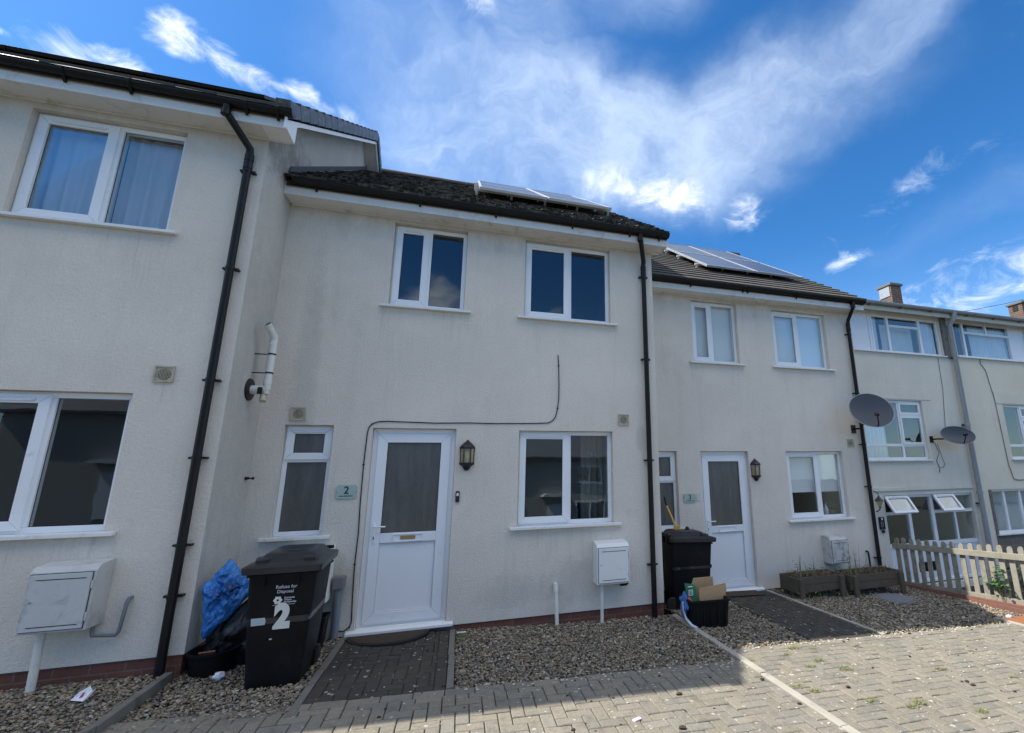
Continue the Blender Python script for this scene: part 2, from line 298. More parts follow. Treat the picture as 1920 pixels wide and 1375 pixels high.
def frosted_mat():
    m, n, bs = base_mat('obscured_glass'); o = oc(n)
    v = n.noise(n.mapping(o, (55, 55, 12)), 1.0, 6., .7, .9); w = n.noise(n.mapping(o, (9, 9, 1.2)), 1.0, 4., .6)
    c = n.mix(v, (.035, .034, .033), (.12, .117, .111)); c = n.mix(n.ss(w, .42, .72, 0, .5), c, (.14, .136, .126))
    n.put(bs.inputs['Base Color'], c); bs.inputs['Roughness'].default_value = .28; bs.inputs['Specular IOR Level'].default_value = .7
    bump(n, bs, n.m('ADD', v, w), .35, .01); return m
M_frost = frosted_mat()
def solar_mat():
    m, n, bs = base_mat('solar_cells'); o = oc(n)
    b = n.add('ShaderNodeTexBrick', {'Vector': o, 'Color1': (.012, .016, .032, 1), 'Color2': (.015, .02, .04, 1), 'Mortar': (.16, .17, .18, 1), 'Scale': 1., 'Mortar Size': .003, 'Brick Width': .16, 'Row Height': .16}, offset=0.)
    n.put(bs.inputs['Base Color'], b.outputs[0]); bs.inputs['Roughness'].default_value = .30; bs.inputs['Specular IOR Level'].default_value = .6
    bs.inputs['Coat Weight'].default_value = .25; bs.inputs['Coat Roughness'].default_value = .12
    return m
M_solar = solar_mat()

# ------------------------------------------------------------------ mesh builder
class MB:
    def __init__(s): s.v = []; s.f = []; s.c = None
    def add(s, vs, fs):
        o = len(s.v); s.v += [tuple(p) for p in vs]; s.f += [tuple(i+o for i in f) for f in fs]; return s
    def box(s, x0, x1, y0, y1, z0, z1):
        x0, x1 = sorted((x0, x1)); y0, y1 = sorted((y0, y1)); z0, z1 = sorted((z0, z1))
        return s.add([(x0, y0, z0), (x1, y0, z0), (x1, y1, z0), (x0, y1, z0), (x0, y0, z1), (x1, y0, z1), (x1, y1, z1), (x0, y1, z1)],
                     [(3, 2, 1, 0), (4, 5, 6, 7), (0, 1, 5, 4), (1, 2, 6, 5), (2, 3, 7, 6), (3, 0, 4, 7)])
    def obox(s, c, ax, ay, az):
        """box from centre and three half-axis vectors"""
        c, ax, ay, az = map(Vector, (c, ax, ay, az)); P = []
        for k in (-1, 1):
            for (i, j) in ((-1, -1), (1, -1), (1, 1), (-1, 1)): P.append(c+ax*i+ay*j+az*k)
        return s.add(P, [(3, 2, 1, 0), (4, 5, 6, 7), (0, 1, 5, 4), (1, 2, 6, 5), (2, 3, 7, 6), (3, 0, 4, 7)])
    def prism(s, poly, d):
        """extrude a planar polygon by vector d"""
        n = len(poly); d = Vector(d); P = [Vector(p) for p in poly]
        return s.add(P+[p+d for p in P], [tuple(range(n-1, -1, -1)), tuple(range(n, 2*n))]+[(i, (i+1) % n, n+(i+1) % n, n+i) for i in range(n)])
    def tube(s, pts, r, seg=12, cap=True):
        P = [Vector(p) for p in pts]; n = len(P); rr = r if isinstance(r, (list, tuple)) else [r]*n
        T = []
        for i in range(n):
            a = P[i]-P[i-1] if i else P[1]-P[0]; b = P[i+1]-P[i] if i < n-1 else P[-1]-P[-2]
            T.append((a.normalized()+b.normalized()).normalized())
        ref = Vector((0, 0, 1)) if abs(T[0].z) < .9 else Vector((1, 0, 0))
        U = T[0].cross(ref).normalized(); vs = []
        for i in range(n):
            U = (U-T[i]*U.dot(T[i])).normalized(); V = T[i].cross(U)
            k = 1.
            if 0 < i < n-1: k = 1/max(.5, math.cos((P[i]-P[i-1]).angle(P[i+1]-P[i])/2))
            for j in range(seg):
                a = 2*math.pi*j/seg; vs.append(P[i]+(U*math.cos(a)+V*math.sin(a))*rr[i]*(k if False else 1))
        fs = [(i*seg+j, i*seg+(j+1) % seg, (i+1)*seg+(j+1) % seg, (i+1)*seg+j) for i in range(n-1) for j in range(seg)]
        if cap: fs += [tuple(range(seg-1, -1, -1)), tuple(range((n-1)*seg, n*seg))]
        return s.add(vs, fs)
    def lathe(s, prof, c, seg=24, axis='Z', ang=(0, 2*math.pi)):
        full = abs(ang[1]-ang[0]-2*math.pi) < 1e-6; ns = seg if full else seg+1; vs = []
        for (r, h) in prof:
            for j in range(ns):
                a = ang[0]+(ang[1]-ang[0])*j/seg
                p = (r*math.cos(a), r*math.sin(a), h)
                if axis == 'Y': p = (p[0], h, p[1])
                if axis == 'X': p = (h, p[0], p[1])
                vs.append((p[0]+c[0], p[1]+c[1], p[2]+c[2]))
        fs = []
        for i in range(len(prof)-1):
            for j in range(seg if full else seg):
                k = (j+1) % ns if full else j+1
                fs.append((i*ns+j, i*ns+k, (i+1)*ns+k, (i+1)*ns+j))
        return s.add(vs, fs)
    def loft(s, rings, cap0=True, cap1=True):
        n = len(rings[0]); vs = [p for r in rings for p in r]
        fs = [(i*n+j, i*n+(j+1) % n, (i+1)*n+(j+1) % n, (i+1)*n+j) for i in range(len(rings)-1) for j in range(n)]
        if cap0: fs.append(tuple(range(n-1, -1, -1)))
        if cap1: fs.append(tuple(range((len(rings)-1)*n, len(rings)*n)))
        return s.add(vs, fs)
    def xf(s, M):
        s.v = [tuple(M @ Vector(p)) for p in s.v]; return s
    def build(s, name, mat, parent=None, bevel=0., smooth=None, local=False, seg=2):
        off = Vector((0, 0, 0)); p = parent
        if not local:
            while p is not None: off += Vector(p.location); p = p.parent
        me = bpy.data.meshes.new(name)
        me.from_pydata([(a-off.x, b-off.y, c-off.z) for a, b, c in s.v], [], s.f); me.materials.append(mat)
        bm = bmesh.new(); bm.from_mesh(me)
        if s.c is None: bmesh.ops.recalc_face_normals(bm, faces=bm.faces)
        if bevel: bmesh.ops.bevel(bm, geom=[e for e in bm.edges if e.is_manifold and e.calc_face_angle(0) > .5], offset=bevel, segments=seg, profile=.6, affect='EDGES', clamp_overlap=True)
        bm.to_mesh(me); bm.free()
        if s.c is not None:
            at = me.color_attributes.new('col', 'FLOAT_COLOR', 'POINT')
            at.data.foreach_set('color', np.array([tuple(c)+(1.,) for c in s.c], dtype=np.float32).ravel())
        if smooth is not None:
            me.shade_smooth(); me.set_sharp_from_angle(angle=R(smooth))
        o = bpy.data.objects.new(name, me); COL.objects.link(o)
        if parent is not None: o.parent = parent
        return o
def tag(o, label=None, cat=None, group=None, kind=None):
    for k, v in (('label', label), ('category', cat), ('group', group), ('kind', kind)):
        if v: o[k] = v
    return o
def thing(name, loc, label, cat, group=None, rz=0.):
    o = bpy.data.objects.new(name, None); COL.objects.link(o); o.location = loc; o.rotation_euler = (0, 0, rz); o.empty_display_size = .1
    return tag(o, label, cat, group)
def text_verts(txt, size, ex=.0008, bold=0., spacing=1.):
    cu = bpy.data.curves.new('lettering', 'FONT'); cu.body = txt; cu.size = size; cu.extrude = ex; cu.offset = bold; cu.align_x = 'CENTER'; cu.align_y = 'CENTER'; cu.space_character = spacing; cu.resolution_u = 6
    ob = bpy.data.objects.new('lettering', cu); COL.objects.link(ob)
    dg = bpy.context.evaluated_depsgraph_get(); me = bpy.data.meshes.new_from_object(ob.evaluated_get(dg))
    vs = [tuple(v.co) for v in me.vertices]; fs = [tuple(p.vertices) for p in me.polygons]
    bpy.data.objects.remove(ob); bpy.data.meshes.remove(me); bpy.data.curves.remove(cu)
    return vs, fs
def put_text(mb, txt, size, M, **k):
    vs, fs = text_verts(txt, size, **k); return mb.add([tuple(M @ Vector(v)) for v in vs], fs)
UPRIGHT = Matrix(((1, 0, 0, 0), (0, 0, -1, 0), (0, 1, 0, 0), (0, 0, 0, 1)))   # text lying in xy -> standing, facing -y

def g(x, y=0.): return -.09-.041*max(-2.14, min(7.6, x))

# ------------------------------------------------------------------ the setting: ground
def ground_sheet():
    xs = [-150, -60, -20, -8, -4, -2.2, -2.1, -1, 0, 1, 2, 3, 4, 5, 6, 7, 7.5, 7.62, 7.9, 9, 14, 30, 70, 150]
    ys = [-150, -60, -30, -24, -18, -12, -8, -6, -4, -2, 0, 2, 6, 12, 30, 80, 150]
    def h(x, y):
        z = g(x)-.09
        if x > 7.61: z = -1.0 if y > -2.5 else -.6
        if y < -8: z -= min(1.9, (-8-y)*.16)
        return z
    m = MB(); m.add([(x, y, h(x, y)) for y in ys for x in xs], [(j*len(xs)+i, j*len(xs)+i+1, (j+1)*len(xs)+i+1, (j+1)*len(xs)+i) for j in range(len(ys)-1) for i in range(len(xs)-1)])
    return tag(m.build('ground', M_groundfar), kind='structure')
ground_sheet()
road = MB(); road.add([(-60, -19, -1.66), (60, -19, -1.66), (60, -12.5, -.62-.15), (-60, -12.5, -.62-.15)], [(0, 1, 2, 3)])
tag(road.build('road', M_asph), kind='structure')

PX0, PX1, PY0, PY1 = -3.0, 9.4, -7.2, -1.53
def paver_tone():
    b = random.choice([(.265, .242, .205), (.25, .232, .20), (.275, .25, .21), (.24, .228, .205), (.262, .238, .208)])
    b = (b[0]*.97, b[1]*.95, b[2]*.87); k = random.uniform(.92, 1.08); return tuple(x*k for x in b)
def paver(mb, x0, x1, y0, y1, tone, ztop):
    gp = .003; x0 += gp; x1 -= gp; y0 += gp; y1 -= gp; c = .005
    dz = random.uniform(-.003, .003); tx, ty = random.uniform(-.012, .012), random.uniform(-.012, .012)
    cx_, cy_ = (x0+x1)/2, (y0+y1)/2
    Z = lambda x, y, d: ztop(x, y)+dz+tx*(x-cx_)+ty*(y-cy_)+d
    o = len(mb.v)
    P = [(x0, y0, Z(x0, y0, -.05)), (x1, y0, Z(x1, y0, -.05)), (x1, y1, Z(x1, y1, -.05)), (x0, y1, Z(x0, y1, -.05)),
         (x0, y0, Z(x0, y0, -c)), (x1, y0, Z(x1, y0, -c)), (x1, y1, Z(x1, y1, -c)), (x0, y1, Z(x0, y1, -c)),
         (x0+c, y0+c, Z(x0, y0, 0)), (x1-c, y0+c, Z(x1, y0, 0)), (x1-c, y1-c, Z(x1, y1, 0)), (x0+c, y1-c, Z(x0, y1, 0))]
    F = [(0, 1, 5, 4), (1, 2, 6, 5), (2, 3, 7, 6), (3, 0, 4, 7), (4, 5, 9, 8), (5, 6, 10, 9), (6, 7, 11, 10), (7, 4, 8, 11), (8, 9, 10, 11)]
    mb.add(P, F); mb.c += [tone]*12
def herringbone(mb, x0, x1, y0, y1, Wd, ztop, ox=0, oy=0):
    nx, ny = int((x1-x0)/Wd)+3, int((y1-y0)/Wd)+3
    for b in range(-2, ny):
        for a in range(-2, nx):
            r = (a-b) % 4
            if r == 0: bx = (a, a+2, b, b+1)
            elif r == 3: bx = (a, a+1, b, b+2)
            else: continue
            q = [x0+bx[0]*Wd, x0+bx[1]*Wd, y0+bx[2]*Wd, y0+bx[3]*Wd]
            q = [max(q[0], x0), min(q[1], x1), max(q[2], y0), min(q[3], y1)]
            if q[1]-q[0] < .03 or q[3]-q[2] < .03: continue
            paver(mb, *q, paver_tone(), ztop)
zt = lambda x, y: g(x)
drive = MB(); drive.c = []
WD = .096
herringbone(drive, PX0, 2.66, PY0, PY1-.12, WD, zt); herringbone(drive, 2.73, 7.5, PY0, PY1+.16, WD, zt)
x = PX0
while x < 2.6:                         # the header course along the gravel
    paver(drive, x, min(x+.23, 2.66), PY1-.12, PY1-.005, paver_tone(), zt); x += .23
x = 2.73
while x < 7.4:
    paver(drive, x, min(x+.23, 7.5), PY1+.16, PY1+.275, paver_tone(), zt); x += .23
tag(drive.build('block_paved_driveway', M_paver), kind='structure')
sand = MB()
def slab(mb, x0, x1, y0, y1, d, n=1):
    mb.add([(x0, y0, g(x0)+d), (x1, y0, g(x1)+d), (x1, y1, g(x1)+d), (x0, y1, g(x0)+d)], [(0, 1, 2, 3)])
slab(sand, PX0, 7.55, PY0, -1.25, -.011)
tag(sand.build('paving_joint_sand', M_sand), kind='structure')
paths = []
for (xa, xb, ya, yb) in ((-1.0, 0., PY1-.002, -.004), (3.78, 4.72, PY1+.28, .965)):
    p = MB(); p.c = []
    herringbone(p, xa+.0, xb-.096, ya, yb, WD, zt)
    y = ya
    while y < yb-.05:
        paver(p, xb-.096, xb, y, min(y+.23, yb), paver_tone(), zt); y += .23
    # the shade in front of the houses is put into the block tones
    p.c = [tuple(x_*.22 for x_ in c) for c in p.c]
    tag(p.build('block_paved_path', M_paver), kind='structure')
    s = MB(); slab(s, xa, xb, ya, yb, -.011); tag(s.build('path_joint_sand', M_sand), kind='structure')
def kerb(name, x0, x1, y0, y1, top, mat, n=1, label=None, drop=.2):
    m = MB(); L = (y1-y0)/n
    for i in range(n):
        a, b = y0+i*L+.002, y0+(i+1)*L-.002; j = random.uniform(-.006, .006); k = random.uniform(-.004, .004)
        m.add([(x0+j, a, top-drop), (x1+j, a, top-drop), (x1+k, b, top-drop), (x0+k, b, top-drop), (x0+j, a, top+k), (x1+j, a, top+k), (x1+k, b, top+j*.5), (x0+k, b, top+j*.5)],
              [(3, 2, 1, 0), (4, 5, 6, 7), (0, 1, 5, 4), (1, 2, 6, 5), (2, 3, 7, 6), (3, 0, 4, 7)])
    return tag(m.build(name, mat, bevel=.006), kind='structure')
kerb('concrete_edging', -1.06, -1.004, PY1-.2, -.06, g(-1.03)+.006, M_concdark, 2)
kerb('concrete_edging', .004, .060, PY1-.0, -.03, g(.03)+.008, M_concdark, 2)
kerb('concrete_kerb', 2.661, 2.729, -5.6, -.02, g(2.7)+.012, M_kerb, 6)
kerb('concrete_edging', 4.726, 4.776, -1.26, .94, g(4.75)+.006, M_kerb, 3)
kerb('concrete_step_kerb', -2.16, -2.105, -3.4, -.83, .052, M_concdark, 3, drop=.22)
up_ = MB(); up_.box(-7.5, -2.162, -3.6, -.75, -.2, .012); tag(up_.build('raised_gravel_bed', M_earth), kind='structure')

# gravel: loose stones, far too many to count
def gravel():
    ico = bmesh.new(); bmesh.ops.create_icosphere(ico, subdivisions=1, radius=1.0)
    ico.verts.ensure_lookup_table(); bv = np.array([v.co[:] for v in ico.verts]); bf = np.array([[v.index for v in f.verts] for f in ico.faces]); ico.free()
    pal = np.array([(.40, .32, .22), (.46, .385, .27), (.31, .25, .18), (.23, .19, .145), (.36, .32, .26), (.17, .145, .12), (.44, .33, .19), (.50, .45, .36)])
    pal = pal*.78; pal[7] *= 1.25; pal[1] *= 1.15
    pw = np.array([.20, .14, .17, .16, .14, .10, .07, .08])
    V, F, Cc = [], [], []; off = 0
    beds = [(-3.7, -2.17, -2.6, -.78, lambda x: np.full_like(x, .030), 4800, .0088), (-2.1, -1.065, PY1-.15, -.01, lambda x: -.09-.041*x-.012, 4800, .0088),
            (.065, 2.668, PY1, -.01, lambda x: -.09-.041*x-.012, 4500, .0088), (2.726, 3.775, -1.27, .96, lambda x: -.09-.041*x-.010, 3800, .0092),
            (4.78, 7.44, -1.25, .96, lambda x: -.09-.041*x-.010, 2500, .0115)]
    for (x0, x1, y0, y1, zf, dn, rad) in beds:
        n = int((x1-x0)*(y1-y0)*dn)
        px = rng.uniform(x0, x1, n); py = rng.uniform(y0, y1, n)
        r = rad*np.exp(rng.normal(0, .32, n)); sc = np.stack([r*rng.uniform(.9, 1.6, n), r*rng.uniform(.75, 1.1, n), r*rng.uniform(.45, .8, n)], 1)
        hump = .010*np.sin(px*3.1+1.3*py)+.008*np.sin(py*4.7-px*2.2)
        pz = zf(px)+hump*.6+rng.uniform(-.012, .012, n)
        jit = 1+rng.normal(0, .16, (n, 12, 1)); P = bv[None]*jit*sc[:, None, :]
        a = rng.uniform(0, 2*np.pi, n); t = rng.normal(0, .35, n)
        ca, sa, ct, st = np.cos(a), np.sin(a), np.cos(t), np.sin(t)
        y_ = P[..., 1]*ct[:, None]-P[..., 2]*st[:, None]; z_ = P[..., 1]*st[:, None]+P[..., 2]*ct[:, None]
        X = P[..., 0]*ca[:, None]-y_*sa[:, None]+px[:, None]; Y = P[..., 0]*sa[:, None]+y_*ca[:, None]+py[:, None]; Zz = z_+pz[:, None]
        V.append(np.stack([X, Y, Zz], -1).reshape(-1, 3))
        F.append((bf[None]+(off+12*np.arange(n))[:, None, None]).reshape(-1, 3)); off += 12*n
        c = pal[rng.choice(len(pal), n, p=pw/pw.sum())]*rng.uniform(.75, 1.15, (n, 1))
        Cc.append(np.repeat(c, 12, 0))
    V = np.concatenate(V).astype(np.float32); F = np.concatenate(F).astype(np.int32); Cc = np.concatenate(Cc).astype(np.float32)
    me = bpy.data.meshes.new('gravel'); me.vertices.add(len(V)); me.vertices.foreach_set('co', V.ravel())
    me.loops.add(F.size); me.loops.foreach_set('vertex_index', F.ravel()); me.polygons.add(len(F))
    me.polygons.foreach_set('loop_start', np.arange(0, F.size, 3, dtype=np.int32)); me.polygons.foreach_set('loop_total', np.full(len(F), 3, dtype=np.int32))
    me.update(); me.validate()
    at = me.color_attributes.new('col', 'FLOAT_COLOR', 'POINT'); at.data.foreach_set('color', np.concatenate([Cc, np.ones((len(Cc), 1), np.float32)], 1).ravel())
    me.materials.append(M_stone); o = bpy.data.objects.new('gravel', me); COL.objects.link(o)
    return tag(o, 'loose cream and brown gravel covering the beds before the houses', 'gravel', kind='stuff')
gravel()

# ------------------------------------------------------------------ houses
def front_wall(mb, x0, x1, z0, z1, y, holes, dep=.16):
    xs = sorted({x0, x1}|{h[0] for h in holes}|{h[1] for h in holes}); zs = sorted({z0, z1}|{h[2] for h in holes}|{h[3] for h in holes})
    for yy in (y, y+dep):
        for i in range(len(xs)-1):
            for j in range(len(zs)-1):
                cx_, cz_ = (xs[i]+xs[i+1])/2, (zs[j]+zs[j+1])/2
                if any(h[0] < cx_ < h[1] and h[2] < cz_ < h[3] for h in holes): continue
                mb.add([(xs[i], yy, zs[j]), (xs[i+1], yy, zs[j]), (xs[i+1], yy, zs[j+1]), (xs[i], yy, zs[j+1])], [(0, 1, 2, 3)])
    for (a, b, c, d) in holes:
        q = [(a, c), (b, c), (b, d), (a, d)]
        for k in range(4):
            (p, r), (s, t) = q[k], q[(k+1) % 4]
            mb.add([(p, y, r), (s, y, t), (s, y+dep, t), (p, y+dep, r)], [(0, 1, 2, 3)])
def ring(mb, x0, x1, z0, z1, w, y0, y1, wb=None):
    """four frame members with mitred corners"""
    wb = wb or w
    O = [(x0, z0), (x1, z0), (x1, z1), (x0, z1)]; I = [(x0+w, z0+wb), (x1-w, z0+wb), (x1-w, z1-w), (x0+w, z1-w)]
    e = .0006
    for k in range(4):
        a, b, c, d = O[k], O[(k+1) % 4], I[(k+1) % 4], I[k]
        tx, tz = (b[0]-a[0]), (b[1]-a[1]); L = math.hypot(tx, tz); tx, tz = tx/L*e, tz/L*e
        poly = [(a[0]+tx, y0, a[1]+tz), (b[0]-tx, y0, b[1]-tz), (c[0]-tx, y0, c[1]-tz), (d[0]+tx, y0, d[1]+tz)]
        mb.prism(poly, (0, y1-y0, 0))
def sill(parent, x0, x1, z, y, ext=.085, out=.055, mat=None):
    m = MB(); m.prism([(x0-ext, y-out, z-.034), (x0-ext, y-out, z-.006), (x0-ext, y-.003, z), (x0-ext, y-.003, z-.034)], (x1-x0+2*ext, 0, 0))
    m.box(x0+.003, x1-.003, y-.0025, y+.10, z-.0335, z-.0005)
    return m.build('sill', mat or M_cill, parent, bevel=.003)
def vent_strip(parent, x0, x1, z, y):
    m = MB(); m.box(x0, x1, y-.012, y+.002, z-.011, z+.011); return m.build('trickle_vent', M_cill, parent, bevel=.003)
def panes(parent, x0, x1, z0, z1, y, mat):
    m = MB(); m.box(x0-.004, x1+.004, y, y+.004, z0-.004, z1+.004); return m.build('pane', mat, parent)
def gasket(m, x0, x1, z0, z1, y):
    ring(m, x0-.002, x1+.002, z0-.002, z1+.002, .006, y-.004, y-.0005)
def window(parent, x0, x1, z0, z1, yf, mull, casement=0, rev=.07, glass=None, curtain=None, vent=True, fr=.05, sa=.048, do_sill=True, name='window', label=None):
    """opening x0..x1, z0..z1 in a facade at yf; one mullion; the casement-th light is a raised sash"""
    glass = glass or M_glass; y = yf+rev
    m = MB(); ring(m, x0+.002, x1-.002, z0, z1-.002, fr, y, y+.065)
    if mull is not None: m.box(mull-.028, mull+.028, y+.0008, y+.0642, z0+fr+.0005, z1-fr-.0025)
    w = m.build(name, M_white, parent, bevel=.004)
    if label: w['label'] = label
    lights = [(x0+fr, x1-fr)] if mull is None else [(x0+fr, mull-.028), (mull+.028, x1-fr)]
    gk = MB()
    for i, (a, b) in enumerate(lights):
        zz0, zz1 = z0+fr, z1-fr
        if i == casement:
            s = MB(); ring(s, a-.030, b+.024, zz0-.026, zz1+.026, sa+.03, y-.016, y+.03)
            s.build('sash', M_white, w, bevel=.005)
            a, b, zz0, zz1 = a+sa-.0, b-sa+.0-.006, zz0+sa+.004, zz1-sa-.004
            if vent: vent_strip(w, a+.02, b-.02, zz1+.030, y-.016)
            py = y+.012
        else: py = y+.024
        panes(w, a, b, zz0, zz1, py, glass); gasket(gk, a, b, zz0, zz1, py)
    gk.build('gasket', M_black, w)
    if do_sill: sill(w, x0, x1, z0, yf)
    if curtain: curtain(w, x0, x1, z0, z1, y+.17)
    return w
def curtains(parent, x0, x1, z0, z1, y, mat=None, spans=None, amp=.02, top=0., fold=.09):
    for (a, b) in spans or [(x0-.02, x1+.02)]:
        m = MB(); n = max(16, int((b-a)/.012)); vs = []; fs = []
        ph = random.uniform(0, 6)
        for k, zf in enumerate((0, .25, .5, .75, 1.)):
            for i in range(n+1):
                u = a+(b-a)*i/n
                d = amp*(.5+.6*(1-zf))*math.sin(u/fold*2*math.pi+ph+.7*math.sin(u*9))+.006*math.sin(u*61+zf*2)
                vs.append((u, y+d, z0-.04+(z1-z0+.03-top)*zf))
        for k in range(4):
            for i in range(n): fs.append((k*(n+1)+i, k*(n+1)+i+1, (k+1)*(n+1)+i+1, (k+1)*(n+1)+i))
        m.add(vs, fs); m.build('curtain', mat or M_curt, parent, smooth=60)
def blind(frac):
    def f(parent, x0, x1, z0, z1, y):
        m = MB(); m.box(x0-.01, x1+.01, y-.07, y-.068, z1-(z1-z0)*frac, z1+.02); m.box(x0-.01, x1+.01, y-.074, y-.064, z1-(z1-z0)*frac-.02, z1-(z1-z0)*frac)
        m.build('blind', M_blind, parent)
    return f
def small_window(parent, x0, x1, z0, z1, yf, ztr, rev=.07):
    y = yf+rev; fr = .045; m = MB(); ring(m, x0+.002, x1-.002, z0, z1-.002, fr, y, y+.065)
    m.box(x0+fr+.001, x1-fr-.001, y+.0008, y+.0642, ztr-.026, ztr+.026)
    w = m.build('window', M_white, parent, bevel=.004)
    s = MB(); ring(s, x0+fr-.028, x1-fr+.028, ztr+.002, z1-fr+.026, .075, y-.016, y+.03); s.build('sash', M_white, w, bevel=.005)
    a, b = x0+fr+.047, x1-fr-.047
    panes(w, a, b, ztr+.078, z1-fr-.05, y+.012, M_frost); panes(w, x0+fr, x1-fr, z0+fr, ztr-.026, y+.024, M_frost)
    gk = MB(); gasket(gk, a, b, ztr+.078, z1-fr-.05, y+.012); gasket(gk, x0+fr, x1-fr, z0+fr, ztr-.026, y+.024); gk.build('gasket', M_black, w)
    vent_strip(w, a-.02, b+.02, z1-fr-.022, y-.016); sill(w, x0, x1, z0, yf)
    return w
def door(parent, x0, x1, z0, z1, yf, rev=.07, plate=True, letter=True):
    y = yf+rev
    m = MB(); ring(m, x0+.002, x1-.002, z0, z1-.002, .065, y, y+.07, .03); d = m.build('front_door', M_white, parent, bevel=.004)
    a, b, c, e = x0+.058, x1-.058, z0+.026, z1-.058
    L = MB(); st = .105; zg = z0+.945; zr = z0+.85
    ring(L, a, b, c, e, st, y-.016, y+.03)
    L.box(a+st+.0005, b-st-.0005, y-.0155, y+.0295, zr-.01, zg)
    leaf = L.build('door_leaf', M_white, d, bevel=.005)
    p = MB(); p.box(a+st-.003, b-st+.003, y+.006, y+.02, c+st-.003, zr-.007); p.build('panel', M_white, d)
    pr = MB(); ring(pr, a+st+.004, b-st-.004, c+st+.004, zr-.014, .007, y-.002, y+.0055); pr.build('panel_bead', M_cill, d)
    panes(d, a+st, b-st, zg, e-st, y+.008, M_frost)
    gk = MB(); gasket(gk, a+st, b-st, zg, e-st, y+.008); gk.build('gasket', M_black, d)
    h = MB(); h.box(a+.028, a+.056, y-.026, y-.0163, z0+.84, z0+1.06); h.tube([(a+.042, y-.026, z0+1.02), (a+.042, y-.06, z0+1.02), (a+.065, y-.066, z0+1.02), (a+.16, y-.062, z0+1.018)], .0095, 10)
    h.build('handle', M_white, d, bevel=.002, smooth=40)
    kx = MB(); kx.box(a+.037, a+.047, y-.028, y-.0262, z0+.885, z0+.915); kx.build('keyhole', M_black, d)
    if letter:
        l = MB(); xc = (a+b)/2; ring(l, xc-.16, xc+.16, zr-.004, zg-.012, .012, y-.024, y-.0157); l.build('letterbox', M_white, d, bevel=.002)
        if plate:
            l = MB(); l.box(xc-.08, xc+.075, y-.0225, y-.0158, zr+.022, zg-.034); l.build('letter_plate', M_brass, d, bevel=.004)
    t = MB(); t.prism([(x0-.075, yf-.06, z0-.045), (x0-.075, yf-.06, z0-.02), (x0-.075, yf-.003, z0-.004), (x0-.075, yf-.003, z0-.045)], (x1-x0+.15, 0, 0))
    t.box(x0+.003, x1-.003, yf-.0025, y+.06, z0-.044, z0-.001); t.build('threshold', M_white, d, bevel=.003)
    return d
def extract_vent(parent, x, z, yf, s=.148, round_=True):
    m = MB(); ring(m, x-s/2, x+s/2, z-s/2, z+s/2, .014, yf-.016, yf+.001)
    m.box(x-s/2+.013, x+s/2-.013, yf-.008, yf+.0005, z-s/2+.013, z+s/2-.013)
    for i in (-1, 1):
        for k in (-1, 1): m.lathe([(.0, -.012), (.005, -.012), (.005, -.0075)], (x+i*s*.36, yf, z+k*s*.36), 8, 'Y')
    v = m.build('air_vent', M_cream, parent, bevel=.002)
    gm = MB(); r = s*.33
    gm.lathe([(.001, yf-.0105), (r, yf-.0105), (r, yf-.0085)], (x, 0, z), 28, 'Y'); gm.build('vent_opening', M_soil, v)
    b = MB()
    for i in range(-4, 5):
        h = math.sqrt(max(0, r*r-(i*r/4.6)**2)); 
        b.box(x+i*r/4.6-.0016, x+i*r/4.6+.0016, yf-.0135, yf-.0108, z-h, z+h); b.box(x-h, x+h, yf-.0145, yf-.0137, z+i*r/4.6-.0016, z+i*r/4.6+.0016)
    b.build('grille', M_cream, v); return v
def tile_tone(k=1.):
    b = random.choice([(.060, .050, .042), (.048, .043, .040), (.070, .058, .046), (.040, .036, .032), (.080, .068, .054)]); q = random.uniform(.8, 1.25)*k
    return tuple(x*q for x in b)
SL = .70; TH = math.atan(SL); CT, ST = math.cos(TH), math.sin(TH)
